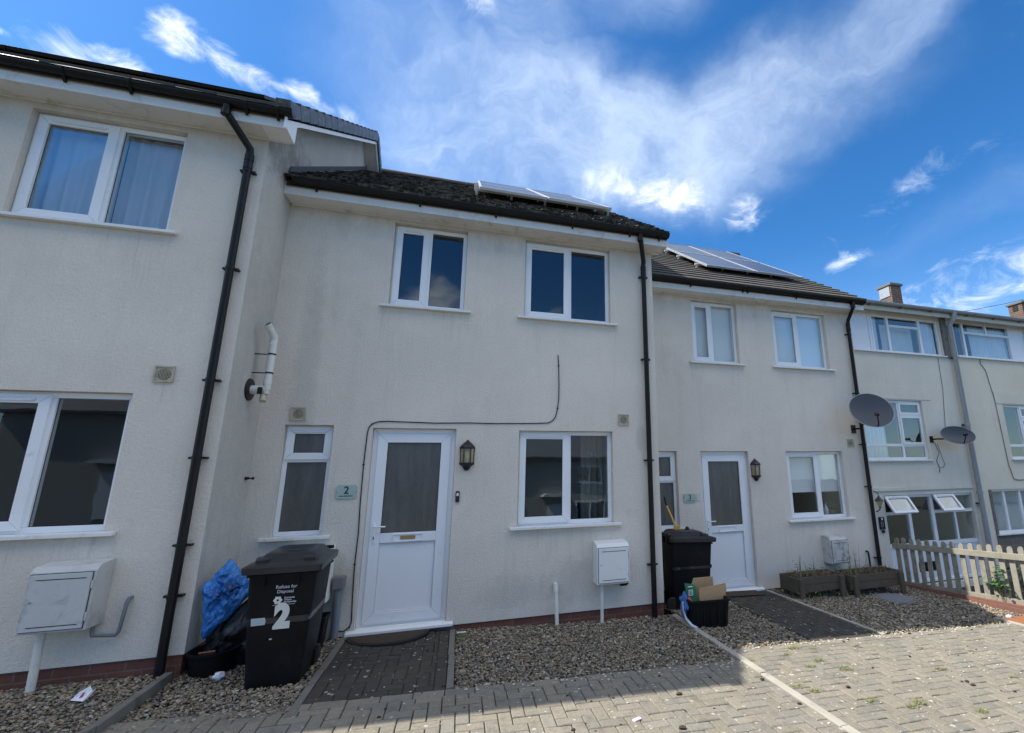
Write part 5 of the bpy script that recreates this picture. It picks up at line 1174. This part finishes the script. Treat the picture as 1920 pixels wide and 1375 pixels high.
m = MB(); m.lathe([(.012, .725), (.02, .733), (.032, .76), (.025, .785), (.008, .795), (.001, .796)], (3.18, .45, 0), 16); m.build('cap', M_lampblk, bo, smooth=40)

# recycling box with its rubbish
gz = g(2.9)-.0
rb = thing('recycling_box', (2.92, -.44, gz), 'black plastic recycling box filled with cardboard on the gravel by the kerb', 'recycling box', rz=R(-4))
m = MB(); Wt, Dt, Hh = .50, .36, .30
m.loft([rrect(Wt*.86, Dt*.84, .03, 0), rrect(Wt*.97, Dt*.96, .035, Hh*.93), rrect(Wt*1.04, Dt*1.05, .04, Hh*.93), rrect(Wt*1.04, Dt*1.05, .04, Hh), rrect(Wt*.94, Dt*.92, .03, Hh), rrect(Wt*.84, Dt*.82, .028, .02)], True, True)
for x_ in (-.18, -.09, 0, .09, .18): m.box(x_-.008, x_+.008, -Dt/2*.97, -Dt/2*.86, .03, Hh*.92)
m.build('box', M_bin, rb, local=True, smooth=35)
def card(name, pts, d, mat, label, cat='cardboard', grp='pieces of cardboard in the recycling box', bev=.002):
    c = MB(); c.prism(pts, d); o = c.build(name, mat, None, bevel=bev); return tag(o, label, cat, grp)
card('cardboard_flap', [(2.80, -.36, .0), (3.10, -.36, .0), (3.10, -.345, .285), (2.835, -.345, .285), (2.805, -.35, .22)], (0, .012, 0), M_card, 'taller plain cardboard flap standing behind in the recycling box')
t = card('cardboard_flap', [(2.83, -.50, .0), (3.19, -.49, .02), (3.185, -.483, .11), (3.205, -.475, .15), (3.20, -.47, .225), (2.835, -.47, .195)], (.0, .010, 0), M_card, 'shorter pale cardboard flap leaning at the front of the recycling box')
cg = thing('carton', (2.76, -.40, 0.), 'green printed carton standing in the recycling box', 'carton')
m = MB(); m.prism([(2.70, -.45, .0), (2.83, -.47, .0), (2.80, -.455, .215), (2.675, -.43, .235)], (.04, .11, .0)); m.build('body', M_green, cg, bevel=.004)
m = MB(); ring(m, 2.700, 2.755, .125, .185, .006, -.4665, -.461); m.box(2.712, 2.743, -.466, -.4605, .148, .152); m.box(2.712, 2.743, -.466, -.4605, .162, .166); m.box(2.70, 2.76, -.452, -.446, .212, .222); m.build('printed_panel', M_cill, cg)
def crumple(mb, c, rad, seed, k=.35, sub=3):
    bm = bmesh.new(); bmesh.ops.create_icosphere(bm, subdivisions=sub, radius=1.); o = len(mb.v); vs = []
    for v in bm.verts:
        p = v.co; n = mnoise.noise(p*1.6+Vector((seed, 0, 0)))*k+mnoise.noise(p*4.1+Vector((0, seed, 0)))*k*.5+abs(mnoise.noise(p*7.3+Vector((0, 0, seed))))*-k*.35
        q = p*(1+n); vs.append((c[0]+q.x*rad[0], c[1]+q.y*rad[1], c[2]+q.z*rad[2]))
    mb.add(vs, [tuple(v.index for v in f.verts) for f in bm.faces]); bm.free(); return mb
pb = thing('carrier_bag', (2.66, -.42, -.15), 'blue red and white plastic bags spilling over the end of the recycling box', 'plastic bag')
m = MB(); crumple(m, (2.665, -.42, .045), (.05, .07, .10), 3.1, .5); crumple(m, (2.63, -.44, -.02), (.028, .05, .09), 5.2, .5); m.build('blue_plastic', M_bagblue2, pb, smooth=50)
m = MB(); crumple(m, (2.70, -.46, .055), (.03, .03, .055), 7.7, .4); m.build('red_plastic', M_bagred, pb, smooth=50)
m = MB(); m.tube([(2.625, -.45, .06), (2.60, -.50, -.02), (2.615, -.53, -.10), (2.66, -.58, -.16), (2.71, -.63, -.185)], [.011, .009, .012, .015, .018], 8); m.v = [(v[0]+random.uniform(-.006, .006), v[1]+random.uniform(-.006, .006), v[2]+random.uniform(-.006, .006)) for v in m.v]; m.build('pale_plastic', M_bagwhite, pb, smooth=50)
m = MB(); crumple(m, (2.735, -.475, .035), (.022, .022, .03), 1.7, .3); m.build('white_plastic', M_paper, pb, smooth=50)

# blue recycling sack and dark sack leaning in the corner
def sheet_bag(corners, thick, seed, n=26, amp=.05):
    """stuffed sack from four corners (a, b, c, d anticlockwise): puffed on both sides and creased"""
    a, b, c, d = map(Vector, corners); nrm = (b-a).cross(d-a).normalized(); m = MB(); vs = []; fs = []
    if nrm.y > 0: nrm = -nrm
    for side in (1, -1):
        for j in range(n+1):
            for i in range(n+1):
                u, v = i/n, j/n; p = (a*(1-u)+b*u)*(1-v)+(d*(1-u)+c*u)*v
                e = (min(u, 1-u, v, 1-v)*2)**.5
                q = Vector((u*4.+seed, v*4., seed)); f = mnoise.noise(q)*amp*1.2+(.5-abs(mnoise.noise(q*2.3)))*amp*.9+(.4-abs(mnoise.noise(Vector((u*9+v*5, v*3-u*3, seed)))))*amp*.55
                vs.append(p+nrm*side*(thick*e*.5+f*e*(1 if side > 0 else .3))+Vector((mnoise.noise(q*1.4), 0, mnoise.noise(q*1.4+Vector((9, 0, 0)))))*amp*.35)
    N = (n+1)**2
    for s in (0, 1):
        for j in range(n):
            for i in range(n): k = s*N+j*(n+1)+i; fs.append((k, k+1, k+n+2, k+n+1))
    ed = [i for i in range(n+1)]+[j*(n+1)+n for j in range(1, n+1)]+[n*(n+1)+i for i in range(n-1, -1, -1)]+[j*(n+1) for j in range(n-1, 0, -1)]
    for k in range(len(ed)): p, q = ed[k], ed[(k+1) % len(ed)]; fs.append((p, q, N+q, N+p))
    return m.add(vs, fs)
def sack_mat():
    m, n, bs = base_mat('printed_blue_sack'); o = oc(n)
    cr = n.noise(o, 7., 5., .6, .8); fine = n.noise(o, 23., 5., .6, .5)
    c = n.mix(n.ss(cr, .3, .7), (.018, .13, .44), (.05, .26, .68))
    sx = n.add('ShaderNodeSeparateXYZ', {'Vector': n.mapping(o, (1, 1, 1), (0, 0, 0), (0, R(38), 0))})
    u = n.m('DIVIDE', n.m('SUBTRACT', sx.outputs[0], -1.86), .11)
    rot = n.mapping(o, (1, 1, 1), (0, 0, 0), (0, R(38), 0))
    ink = n.noise(n.mapping(rot, (60, 1, 22)), 1., 3., .6); pos = n.add('ShaderNodeNewGeometry').outputs['Position']
    d = n.vm('SUBTRACT', pos, (-1.84, -.76, .60)); dl = n.vm('LENGTH', n.vm('MULTIPLY', d, (1.1, .5, 1.2)))
    c = n.mix(n.m('MULTIPLY', n.ss(dl, .07, .13, 1., 0.), n.ss(ink, .48, .58)), c, (.006, .02, .10))
    n.put(bs.inputs['Base Color'], c); bs.inputs['Roughness'].default_value = .27
    bump(n, bs, n.m('ADD', cr, n.m('MULTIPLY', fine, .5)), .9, .035); return m
M_sackprint = sack_mat()
bb = sheet_bag([(-1.985, -.72, .22), (-1.665, -.66, .60), (-1.90, -.64, .86), (-2.05, -.72, .665)], .12, 2.3, n=44, amp=.058).build('recycling_sack', M_sackprint, None, smooth=50)
tag(bb, 'crumpled bright blue plastic sack leaning in the corner beside the wheelie bin', 'sack')
bk_ = sheet_bag([(-2.03, -.62, -.02), (-1.58, -.58, -.04), (-1.58, -.60, .66), (-1.99, -.64, .27)], .15, 5.9).build('rubbish_sack', M_blackbag, None, smooth=80)
tag(bk_, 'black plastic sack slumped under the blue sack behind the tub', 'sack')
tb = thing('planter_tub', (-1.905, -.68, -.03), 'round black plastic tub with a broken pot in it, in the corner by the bin', 'tub')
m = MB(); m.lathe([(.001, -.05), (.145, -.05), (.175, .13), (.185, .135), (.187, .155), (.172, .157), (.160, .13), (.150, .085), (.001, .085)], (-1.905, -.68, 0), 36); m.build('tub', M_bin, tb, smooth=40)
m = MB(); m.lathe([(.001, .092), (.155, .092)], (-1.905, -.68, 0), 24); m.build('soil', M_soil, tb)
m = MB(); m.obox((-1.94, -.72, .13), (.055, .01, .0), (0, .006, .004), (-.0, -.008, .014)); m.obox((-1.895, -.70, .165), (.008, .0, .02), (0, .005, 0), (.018, 0, .045)); m.build('pot_shard', M_terracotta, tb)
cd = thing('food_caddy', (-1.255, -.25, -.05), 'small black caddy standing behind the wheelie bin beside the grey duct', 'caddy')
m = MB(); c_ = (-1.255, -.25); sh_ = lambda P: [(p[0]+c_[0], p[1]+c_[1], p[2]) for p in P]
m.loft([sh_(rrect(.15, .16, .02, -.06)), sh_(rrect(.19, .20, .02, .20)), sh_(rrect(.205, .215, .02, .20)), sh_(rrect(.205, .215, .02, .235)), sh_(rrect(.18, .19, .02, .235)), sh_(rrect(.15, .16, .02, .0))]); m.build('body', M_bin, cd, smooth=35)
def litter(c, rad, seed, label, mat=None, name='paper_scrap', grp='litter on the ground'):
    m = MB(); crumple(m, c, rad, seed, .3); return tag(m.build(name, mat or M_paper, None, smooth=60), label, 'litter', grp)
litter((-1.765, -.905, .005), (.042, .032, .034), 2.2, 'crumpled white ball of paper in front of the black tub')
lp = MB(); lp.prism([(-2.53, -1.20, .055), (-2.44, -1.235, .05), (-2.42, -1.19, .10), (-2.45, -1.17, .075), (-2.47, -1.17, .11), (-2.50, -1.18, .095)], (.01, .025, .006)); lp = lp.build('paper_scrap', M_paper, None); tag(lp, 'torn white and red wrapper lying on the raised gravel', 'litter', 'litter on the ground')
m = MB(); m.prism([(-2.478, -1.212, .066), (-2.462, -1.212, .07), (-2.45, -1.205, .098), (-2.462, -1.208, .098)], (0, .002, 0)); m.build('red_print', M_bagred, lp)
ws = MB(); ws.obox((.125, -.20, g(.1)+.018), (.045, -.004, 0), (.002, .012, 0), (0, 0, .004)); tag(ws.build('label_strip', M_cill, None, bevel=.001), 'thin white plastic strip on the gravel beside the path edging', 'litter', 'litter on the ground')
litter((7.02, -1.10, g(7)+.02), (.05, .03, .022), 8.8, 'pale blue crumpled wrapper beside the rusty cover', M_bagwhite)
ws = MB(); ws.obox((1.30, -2.37, g(1.3)+.008), (.028, .010, 0), (-.006, .012, .0), (0, 0, .004)); tag(ws.build('paper_scrap', M_paper, None), 'white cigarette sized scrap on the sunlit block paving', 'litter', 'litter on the ground')

# doormats, covers
dm = thing('doormat', (-.58, -.09, g(-.6)), 'half round brown coir doormat with black edge below door number 2', 'doormat', 'doormats at the front doors')
def halfmoon(rx, ry, z0, z1, cx, cy): return [[(cx+rx*math.cos(a), cy-ry*math.sin(a), z) for a in np.linspace(0, math.pi, 33)] for z in (z0, z1)]
zt0 = g(-.58)+.012
m = MB(); m.loft(halfmoon(.40, .34, zt0-.012, zt0+.010, -.60, -.065)); m.xf(Matrix.Rotation(0, 4, 'Z')); m.build('edge', M_rubber, dm, bevel=.004)
m = MB(); m.loft(halfmoon(.365, .305, zt0, zt0+.014, -.60, -.075)); m.build('pile', M_mat, dm)
m = MB(); m.add([(3.80, .62, g(3.8)+.009), (4.52, .62, g(4.52)+.009), (4.52, .90, g(4.52)+.009), (3.80, .90, g(3.8)+.009), (3.80, .62, g(3.8)+.02), (4.52, .62, g(4.52)+.02), (4.52, .90, g(4.52)+.02), (3.80, .90, g(3.8)+.02)], [(3, 2, 1, 0), (4, 5, 6, 7), (0, 1, 5, 4), (1, 2, 6, 5), (2, 3, 7, 6), (3, 0, 4, 7)])
tag(m.build('doormat', M_mat, None, bevel=.003), 'flat brown rectangular doormat at door number 3', 'doormat', 'doormats at the front doors')
mh = thing('manhole_cover', (6.37, .05, g(6.37)), 'round grey manhole cover in the shaded gravel', 'manhole cover')
m = MB(); m.lathe([(.001, g(6.37)+.022), (.235, g(6.37)+.022), (.24, g(6.37)+.016), (.24, g(6.37)-.03)], (6.37, .05, 0), 40); m.build('lid', M_manh, mh, smooth=30)
m = MB(); m.lathe([(.246, g(6.37)-.03), (.246, g(6.37)+.014), (.285, g(6.37)+.012), (.29, g(6.37)-.03)], (6.37, .05, 0), 40); m.build('surround', M_concdark, mh, smooth=30)
rc = thing('access_cover', (7.2, -1.28, g(7.2)), 'rusty orange steel access cover in a pale concrete rim at the right edge', 'access cover')
def gslab(m, x0, x1, y0, y1, d0, d1):
    m.add([(x, y, g(x)+d) for d in (d0, d1) for (x, y) in ((x0, y0), (x1, y0), (x1, y1), (x0, y1))], [(3, 2, 1, 0), (4, 5, 6, 7), (0, 1, 5, 4), (1, 2, 6, 5), (2, 3, 7, 6), (3, 0, 4, 7)])
m = MB(); gslab(m, 6.86, 7.55, -1.62, -1.10, 0, .016); m.build('plate', M_rust, rc, bevel=.003)
m = MB(); gslab(m, 6.79, 6.857, -1.69, -1.06, -.02, .012); gslab(m, 6.858, 7.55, -1.69, -1.622, -.02, .0115); m.build('concrete_rim', M_kerb, rc, bevel=.004)

# planters
def planter(x0, x1, y0, y1, zt_, label, seed):
    zg = g((x0+x1)/2)-.03; h = .21
    t = thing('wooden_planter', ((x0+x1)/2, (y0+y1)/2, zg), label, 'planter', 'raised wooden planters under the window')
    for (xa, xb, ya, yb, nm) in ((x0, x1, y0, y0+.022, 0), (x0, x1, y1-.022, y1, 1), (x0, x0+.022, y0+.0225, y1-.0225, 2), (x1-.022, x1, y0+.0225, y1-.0225, 3)):
        m = MB(); m.box(xa, xb, ya, yb, zt_-h*.5+.002, zt_); m.box(xa, xb, ya, yb, zt_-h, zt_-h*.5-.002); m.build('side_board', M_woodold, t, bevel=.004)
    for sx in (x0+.07, x1-.07):
        for yy in (y0-.045, y1-.07):
            m = MB(); m.box(sx-.04, sx+.04, yy, yy+.044, zg, zt_-.012 if yy < y0 else zt_-.03); m.build('leg', M_woodold, t, bevel=.005)
    m = MB(); n = 14; vs = []; rs = random.Random(seed)
    for j in range(n+1):
        for i in range(n+1): vs.append((x0+.024+(x1-x0-.048)*i/n, y0+.024+(y1-y0-.048)*j/n, zt_-.03+rs.uniform(-.015, .02)))
    m.add(vs, [(j*(n+1)+i, j*(n+1)+i+1, (j+1)*(n+1)+i+1, (j+1)*(n+1)+i) for j in range(n) for i in range(n)]); m.build('soil', M_soil, t)
    m = MB(); m.box(x0+.023, x1-.023, y0+.023, y1-.023, zt_-h+.002, zt_-h+.02); m.build('base_board', M_woodold, t)
    return t
ZP = .0
planter(4.86, 5.74, .33, .72, -.005, 'weathered wooden planter nearest door number 3 with withered plants', 3)
planter(5.83, 6.88, .30, .72, -.035, 'weathered wooden planter by the fence with dry stalks', 4)
def blade(m, p, h, lean, w, rs, segs=4):
    a = rs.uniform(0, 6.28); d = Vector((math.cos(a), math.sin(a), 0)); s = Vector((-d.y, d.x, 0)); vs = []
    for k in range(segs+1):
        f = k/segs; c = Vector(p)+d*lean*f*f+Vector((0, 0, h*f*(1-.15*f*lean/max(h, .01)))); ww = w*(1-f*.92); vs += [c-s*ww, c+s*ww]
    m.add([tuple(v) for v in vs], [(2*k, 2*k+1, 2*k+3, 2*k+2) for k in range(segs)])
def leaf(m, c, L, W, rs, up_=.4):
    a = rs.uniform(0, 6.28); d = Vector((math.cos(a), math.sin(a), rs.uniform(-.7, up_))).normalized(); s = d.cross(Vector((0, 0, 1))).normalized(); n = s.cross(d); c = Vector(c)
    P = [c, c+d*L*.35+s*W*.5+n*.06*L, c+d*L*.72+s*W*.34+n*.04*L, c+d*L, c+d*L*.72-s*W*.34+n*.04*L, c+d*L*.35-s*W*.5+n*.06*L, c+d*L*.5-n*.05*L]
    m.add([tuple(p) for p in P], [(0, 1, 6), (1, 2, 6), (2, 3, 6), (3, 4, 6), (4, 5, 6), (5, 0, 6)])
def planting(name, x0, x1, y0, y1, z, seed, tall, label, dens=1.):
    rs = random.Random(seed); t = thing(name, ((x0+x1)/2, (y0+y1)/2, z), label, 'plants', 'withered plants in the planters')
    m = MB()
    for _ in range(int(330*dens*(x1-x0))): blade(m, (rs.uniform(x0, x1), rs.uniform(y0, y1), z-.03), rs.uniform(.04, .15), rs.uniform(.01, .08), rs.uniform(.002, .005), rs)
    for _ in range(int(330*dens*(x1-x0))): leaf(m, (rs.uniform(x0, x1), rs.uniform(y0, y1), z-.01+rs.uniform(0, .075)), rs.uniform(.025, .06), rs.uniform(.012, .026), rs)
    m.build('dry_foliage', M_dry, t)
    m = MB()
    for (xx, h, lean) in tall: blade(m, (xx, rs.uniform(y0+.02, y0+.2), z-.03), h*1.5, lean, .010, rs, 6); blade(m, (xx+.01, rs.uniform(y0+.02, y0+.2), z-.03), h*1.0, lean*1.4, .008, rs, 6); blade(m, (xx-.03, rs.uniform(y0+.02, y0+.2), z-.03), h*.6, lean*1.8, .005, rs, 6)
    for (xx, h, lean) in tall[::2]:
        for k in range(6): leaf(m, (xx+rs.uniform(-.02, .02), (y0+y1)/2, z+h*rs.uniform(.2, .9)), .05, .012, rs)
    m.build('stalks', M_drygreen, t); return t
planting('withered_plants', 4.89, 5.71, .36, .69, -.02, 11, [(5.0, .26, .04), (5.08, .24, .05), (5.05, .15, .08), (5.2, .16, .05), (5.28, .22, .02), (5.12, .12, .09), (5.45, .1, .05)], 'reddish brown withered plants filling the planter nearest door number 3')
planting('withered_plants', 5.86, 6.85, .33, .69, -.05, 12, [(5.95, .33, .03), (6.02, .31, .04), (6.05, .2, .06), (6.12, .30, .05), (6.2, .36, .04), (6.0, .22, .07), (6.35, .12, .05)], 'thin dry stalks growing in the planter by the fence', .55)
rs = random.Random(5); m = MB()
for _ in range(130): blade(m, (rs.uniform(4.84, 5.9), rs.uniform(.15, .8), g(5.3)-.03), rs.uniform(.05, .2), rs.uniform(.02, .14), rs.uniform(.002, .005), rs)
for _ in range(170): leaf(m, (rs.uniform(4.84, 5.9), rs.uniform(.15, .8), g(5.3)+rs.uniform(-.02, .12)), rs.uniform(.02, .06), rs.uniform(.01, .025), rs)
tag(m.build('weeds', M_drygreen, None), 'straggly weeds growing in the gravel under the planters', 'weeds', kind='stuff')

# picket fence on a low brick kerb, running out from the lower house
A, B = Vector((7.45, .93, 0)), Vector((7.74, -1.75, 0)); dF = (B-A); LF = dF.length; dF.normalize(); nF = Vector((-dF.y, dF.x, 0)); nF = nF if nF.x < 0 else -nF
zf = lambda s: .045*s                                      # the fence climbs gently towards the road
fe = thing('picket_fence', A+Vector((0, 0, -.42)), 'weathered wooden picket fence between the gravel and the old terrace', 'fence')
def fbox(m, s0, s1, o0, o1, z0, z1):
    P = [];
    for (zz) in (z0, z1):
        for (s, o) in ((s0, o0), (s1, o0), (s1, o1), (s0, o1)): q = A+dF*s+nF*o; P.append((q.x, q.y, zz+zf(s)))
    m.add(P, [(3, 2, 1, 0), (4, 5, 6, 7), (0, 1, 5, 4), (1, 2, 6, 5), (2, 3, 7, 6), (3, 0, 4, 7)])
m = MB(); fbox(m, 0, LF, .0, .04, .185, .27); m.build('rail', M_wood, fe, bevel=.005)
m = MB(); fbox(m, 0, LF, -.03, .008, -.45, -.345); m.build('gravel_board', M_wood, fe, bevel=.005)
s = .03; k = 0; rs = random.Random(9)
while s < LF-.06:
    m = MB(); w = .037; zt_ = .36+rs.uniform(-.012, .012); tilt = rs.uniform(-.006, .006); zb = -.40
    prof = [(-w, zb), (w, zb), (w+tilt, zt_-.05), (w*.86+tilt, zt_-.022), (w*.5+tilt, zt_-.004), (tilt, zt_), (-w*.5+tilt, zt_-.004), (-w*.86+tilt, zt_-.022), (-w+tilt, zt_-.05)]
    P = []
    for o in (-.0015, -.022):
        for (a, z) in prof: q = A+dF*(s+w+a)+nF*o; P.append((q.x, q.y, z+zf(s+w)))
    n = len(prof); m.add(P, [tuple(range(n-1, -1, -1)), tuple(range(n, 2*n))]+[(i, (i+1) % n, n+(i+1) % n, n+i) for i in range(n)])
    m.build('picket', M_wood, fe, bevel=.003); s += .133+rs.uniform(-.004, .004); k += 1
kb = MB(); P = []
for (zz) in (-.75, -.375):
    for (s_, o) in ((-.02, .055), (LF+3, .055), (LF+3, -.055), (-.02, -.055)): q = A+dF*s_+nF*o; P.append((q.x, q.y, zz+zf(max(0, s_))*.55))
kb.add(P, [(3, 2, 1, 0), (4, 5, 6, 7), (0, 1, 5, 4), (1, 2, 6, 5), (2, 3, 7, 6), (3, 0, 4, 7)])
tag(kb.build('brick_kerb', brick_mat('weathered_red_brick', (.26, .11, .075), (.19, .08, .06), (.20, .15, .12), .215, .075), None, bevel=.006), 'low course of red brick under the picket fence', 'kerb')
def leafy(name, c, rad, n, L, label, mat, seed, cat='plant', stems=5):
    rs = random.Random(seed); t = thing(name, (c[0], c[1], c[2]-rad[2]), label, cat); m = MB()
    cl = [(rs.gauss(0, .45), rs.gauss(0, .45), rs.gauss(0, .5)) for _ in range(9)]
    for _ in range(n):
        q = rs.choice(cl); leaf(m, (c[0]+rad[0]*(q[0]+rs.gauss(0, .28)), c[1]+rad[1]*(q[1]+rs.gauss(0, .28)), c[2]+rad[2]*(q[2]+rs.gauss(0, .28))), L*rs.uniform(.5, 1.1), L*.62*rs.uniform(.6, 1.1), rs)
    m.build('leaves', mat, t); m = MB()
    for _ in range(stems):
        q = rs.choice(cl); m.tube([(c[0], c[1], c[2]-rad[2]*1.2), (c[0]+rad[0]*q[0]*.5, c[1]+rad[1]*q[1]*.5, c[2]-rad[2]*.1), (c[0]+rad[0]*q[0], c[1]+rad[1]*q[1], c[2]+rad[2]*q[2])], .004, 5)
    m.build('stem', M_drygreen, t); return t
q = A+dF*1.62
leafy('ivy_plant', (q.x-.05, q.y, -.10), (.07, .17, .20), 75, .085, 'bright green broad leaved plant pushing through the picket fence', M_leaf, 21)
for i, (s_, o, h_, n_, lab) in enumerate(((1.9, -.40, .45, 420, 'dark leafy shrub behind the sunlit end of the picket fence'), (2.5, -.55, .5, 420, 'dense dark bush behind the last pickets at the right edge'), (1.0, -.30, .18, 110, 'small low green plant behind the shaded pickets'))):
    q = A+dF*s_+nF*o; leafy('shrub', (q.x, q.y, -.62+h_), (.30, .32, h_*.9), n_, .07, lab, plain('shrub_leaf_%s' % 'abc'[i], (.035, .07, .022), .55, .45, 14., 60., .2), 30+i, 'shrub', 8)
gr = MB(); gr.add([(7.68, -3, -.72), (16, -3, -.9), (16, 2.19, -.98), (7.60, 2.19, -.98)], [(0, 1, 2, 3)]); tag(gr.build('garden_ground', M_soil), kind='structure')

# weeds in the joints, leaf litter and crumbs
def weeds():
    rs = random.Random(77); m = MB()
    spots = [(3.40, -1.39, .9), (3.57, -1.45, .7), (3.21, -1.53, .6), (3.40, -1.75, .9), (3.52, -1.98, 1.0), (3.22, -1.85, .7), (2.80, -2.18, .8), (2.90, -2.29, .9), (3.20, -2.54, .8), (3.56, -2.67, 1.), (3.43, -2.71, .7), (4.66, -1.14, .9), (5.6, -1.15, .9), (5.2, -1.9, .6), (4.4, -2.2, .8), (4.9, -2.5, .6), (4.1, -1.5, .6), (6.2, -1.3, .6), (3.9, -2.9, .9), (2.75, -1.6, .5), (6.6, -1.2, .7), (4.75, -1.7, .5), (.13, -.28, 1.0)]
    for (x, y, k) in spots:
        for _ in range(int(46*k)):
            a, b = rs.gauss(0, .045*k), rs.gauss(0, .022*k)
            blade(m, (x+a, y+b, g(x)), rs.uniform(.012, .05)*k, rs.uniform(.008, .045), rs.uniform(.0015, .0035), rs, 3)
        for _ in range(int(16*k)): leaf(m, (x+rs.gauss(0, .04*k), y+rs.gauss(0, .02*k), g(x)+.006), rs.uniform(.012, .028), rs.uniform(.006, .012), rs, .3)
    for _ in range(900):                                  # moss and seedlings along the joints
        x, y = rs.uniform(1.5, 7.3), rs.uniform(-3.6, -1.4); gx = round(x/WD)*WD
        blade(m, (gx+PX0-round(PX0/WD)*WD, y, g(x)-.006), rs.uniform(.005, .012), .004, .002, rs, 2)
    tag(m.build('weeds', M_leafyellow, None), 'small pale weeds sprouting from the joints of the block paving', 'weeds', kind='stuff')
    m = MB()
    for _ in range(260):
        x, y = rs.uniform(-1.0, 7.2), rs.uniform(-3.7, -.1)
        if not (-1 < x < 0 or y < -1.3): continue
        if x > 0 and rs.random() < .35: continue
        k = rs.uniform(.004, .013) if rs.random() < .85 else rs.uniform(.014, .024); crumple(m, (x, y, g(x)+k*.35), (k*1.3, k, k*.55), rs.uniform(0, 99), .5, 1)
    tag(m.build('dead_leaf_litter', M_deadleaf, None), 'dark crumbs of dead leaf and moss scattered over the paving', 'leaf litter', kind='stuff')
    m = MB()
    for _ in range(900):
        x, y = rs.uniform(-1.0, 7.3), rs.uniform(-3.7, -.1)
        if not (-1 < x < 0 or 3.78 < x < 4.72 or y < -1.4): continue
        if x < 1 and rs.random() < .6: continue
        k = rs.uniform(.003, .009); crumple(m, (x, y, g(x)+k*.3), (k*1.4, k, k*.5), rs.uniform(0, 99), .4, 1)
    for _ in range(160):
        x = rs.uniform(.1, 7.0); y = -1.56 if x < 2.66 else -1.26; k = rs.uniform(.006, .012); crumple(m, (x, y-abs(rs.gauss(0, .05)), g(x)+k*.5), (k*1.4, k, k*.6), rs.uniform(0, 99), .4, 1)
    tag(m.build('stray_gravel', plain('stray_stone', (.52, .47, .38), .8, .35, 30., 80., .2), None), 'stray pale gravel chips scattered over the paving', 'gravel', kind='stuff')
weeds()

# things standing inside on the sill of the lower house's ground floor window
kt = thing('washing_up_bottle', (6.32, 1.20, .76), 'small white bottle standing inside the lower right window of the set back house', 'bottle')
m = MB(); m.lathe([(.001, .76), (.035, .76), (.038, .86), (.03, .90), (.012, .925), (.012, .95), (.001, .952)], (6.32, 1.20, 0), 16); m.build('body', M_paper, kt, smooth=40)
m = MB(); m.lathe([(.014, .95), (.015, .975), (.006, .98), (.005, 1.0), (.001, 1.0)], (6.32, 1.20, 0), 12); m.build('cap', M_leaf, kt, smooth=40)
kt = thing('plant_pot', (6.42, 1.19, .76), 'small orange pot of leaves inside the lower right window of the set back house', 'plant pot')
m = MB(); m.lathe([(.001, .76), (.04, .76), (.05, .84), (.054, .85), (.001, .845)], (6.42, 1.19, 0), 18); m.build('pot', M_terracotta, kt, smooth=40)
rs = random.Random(3); m = MB()
for _ in range(50): leaf(m, (6.42+rs.gauss(0, .03), 1.19+rs.gauss(0, .03), .87+rs.uniform(0, .12)), .06, .03, rs)
m.build('leaves', M_leaf, kt)
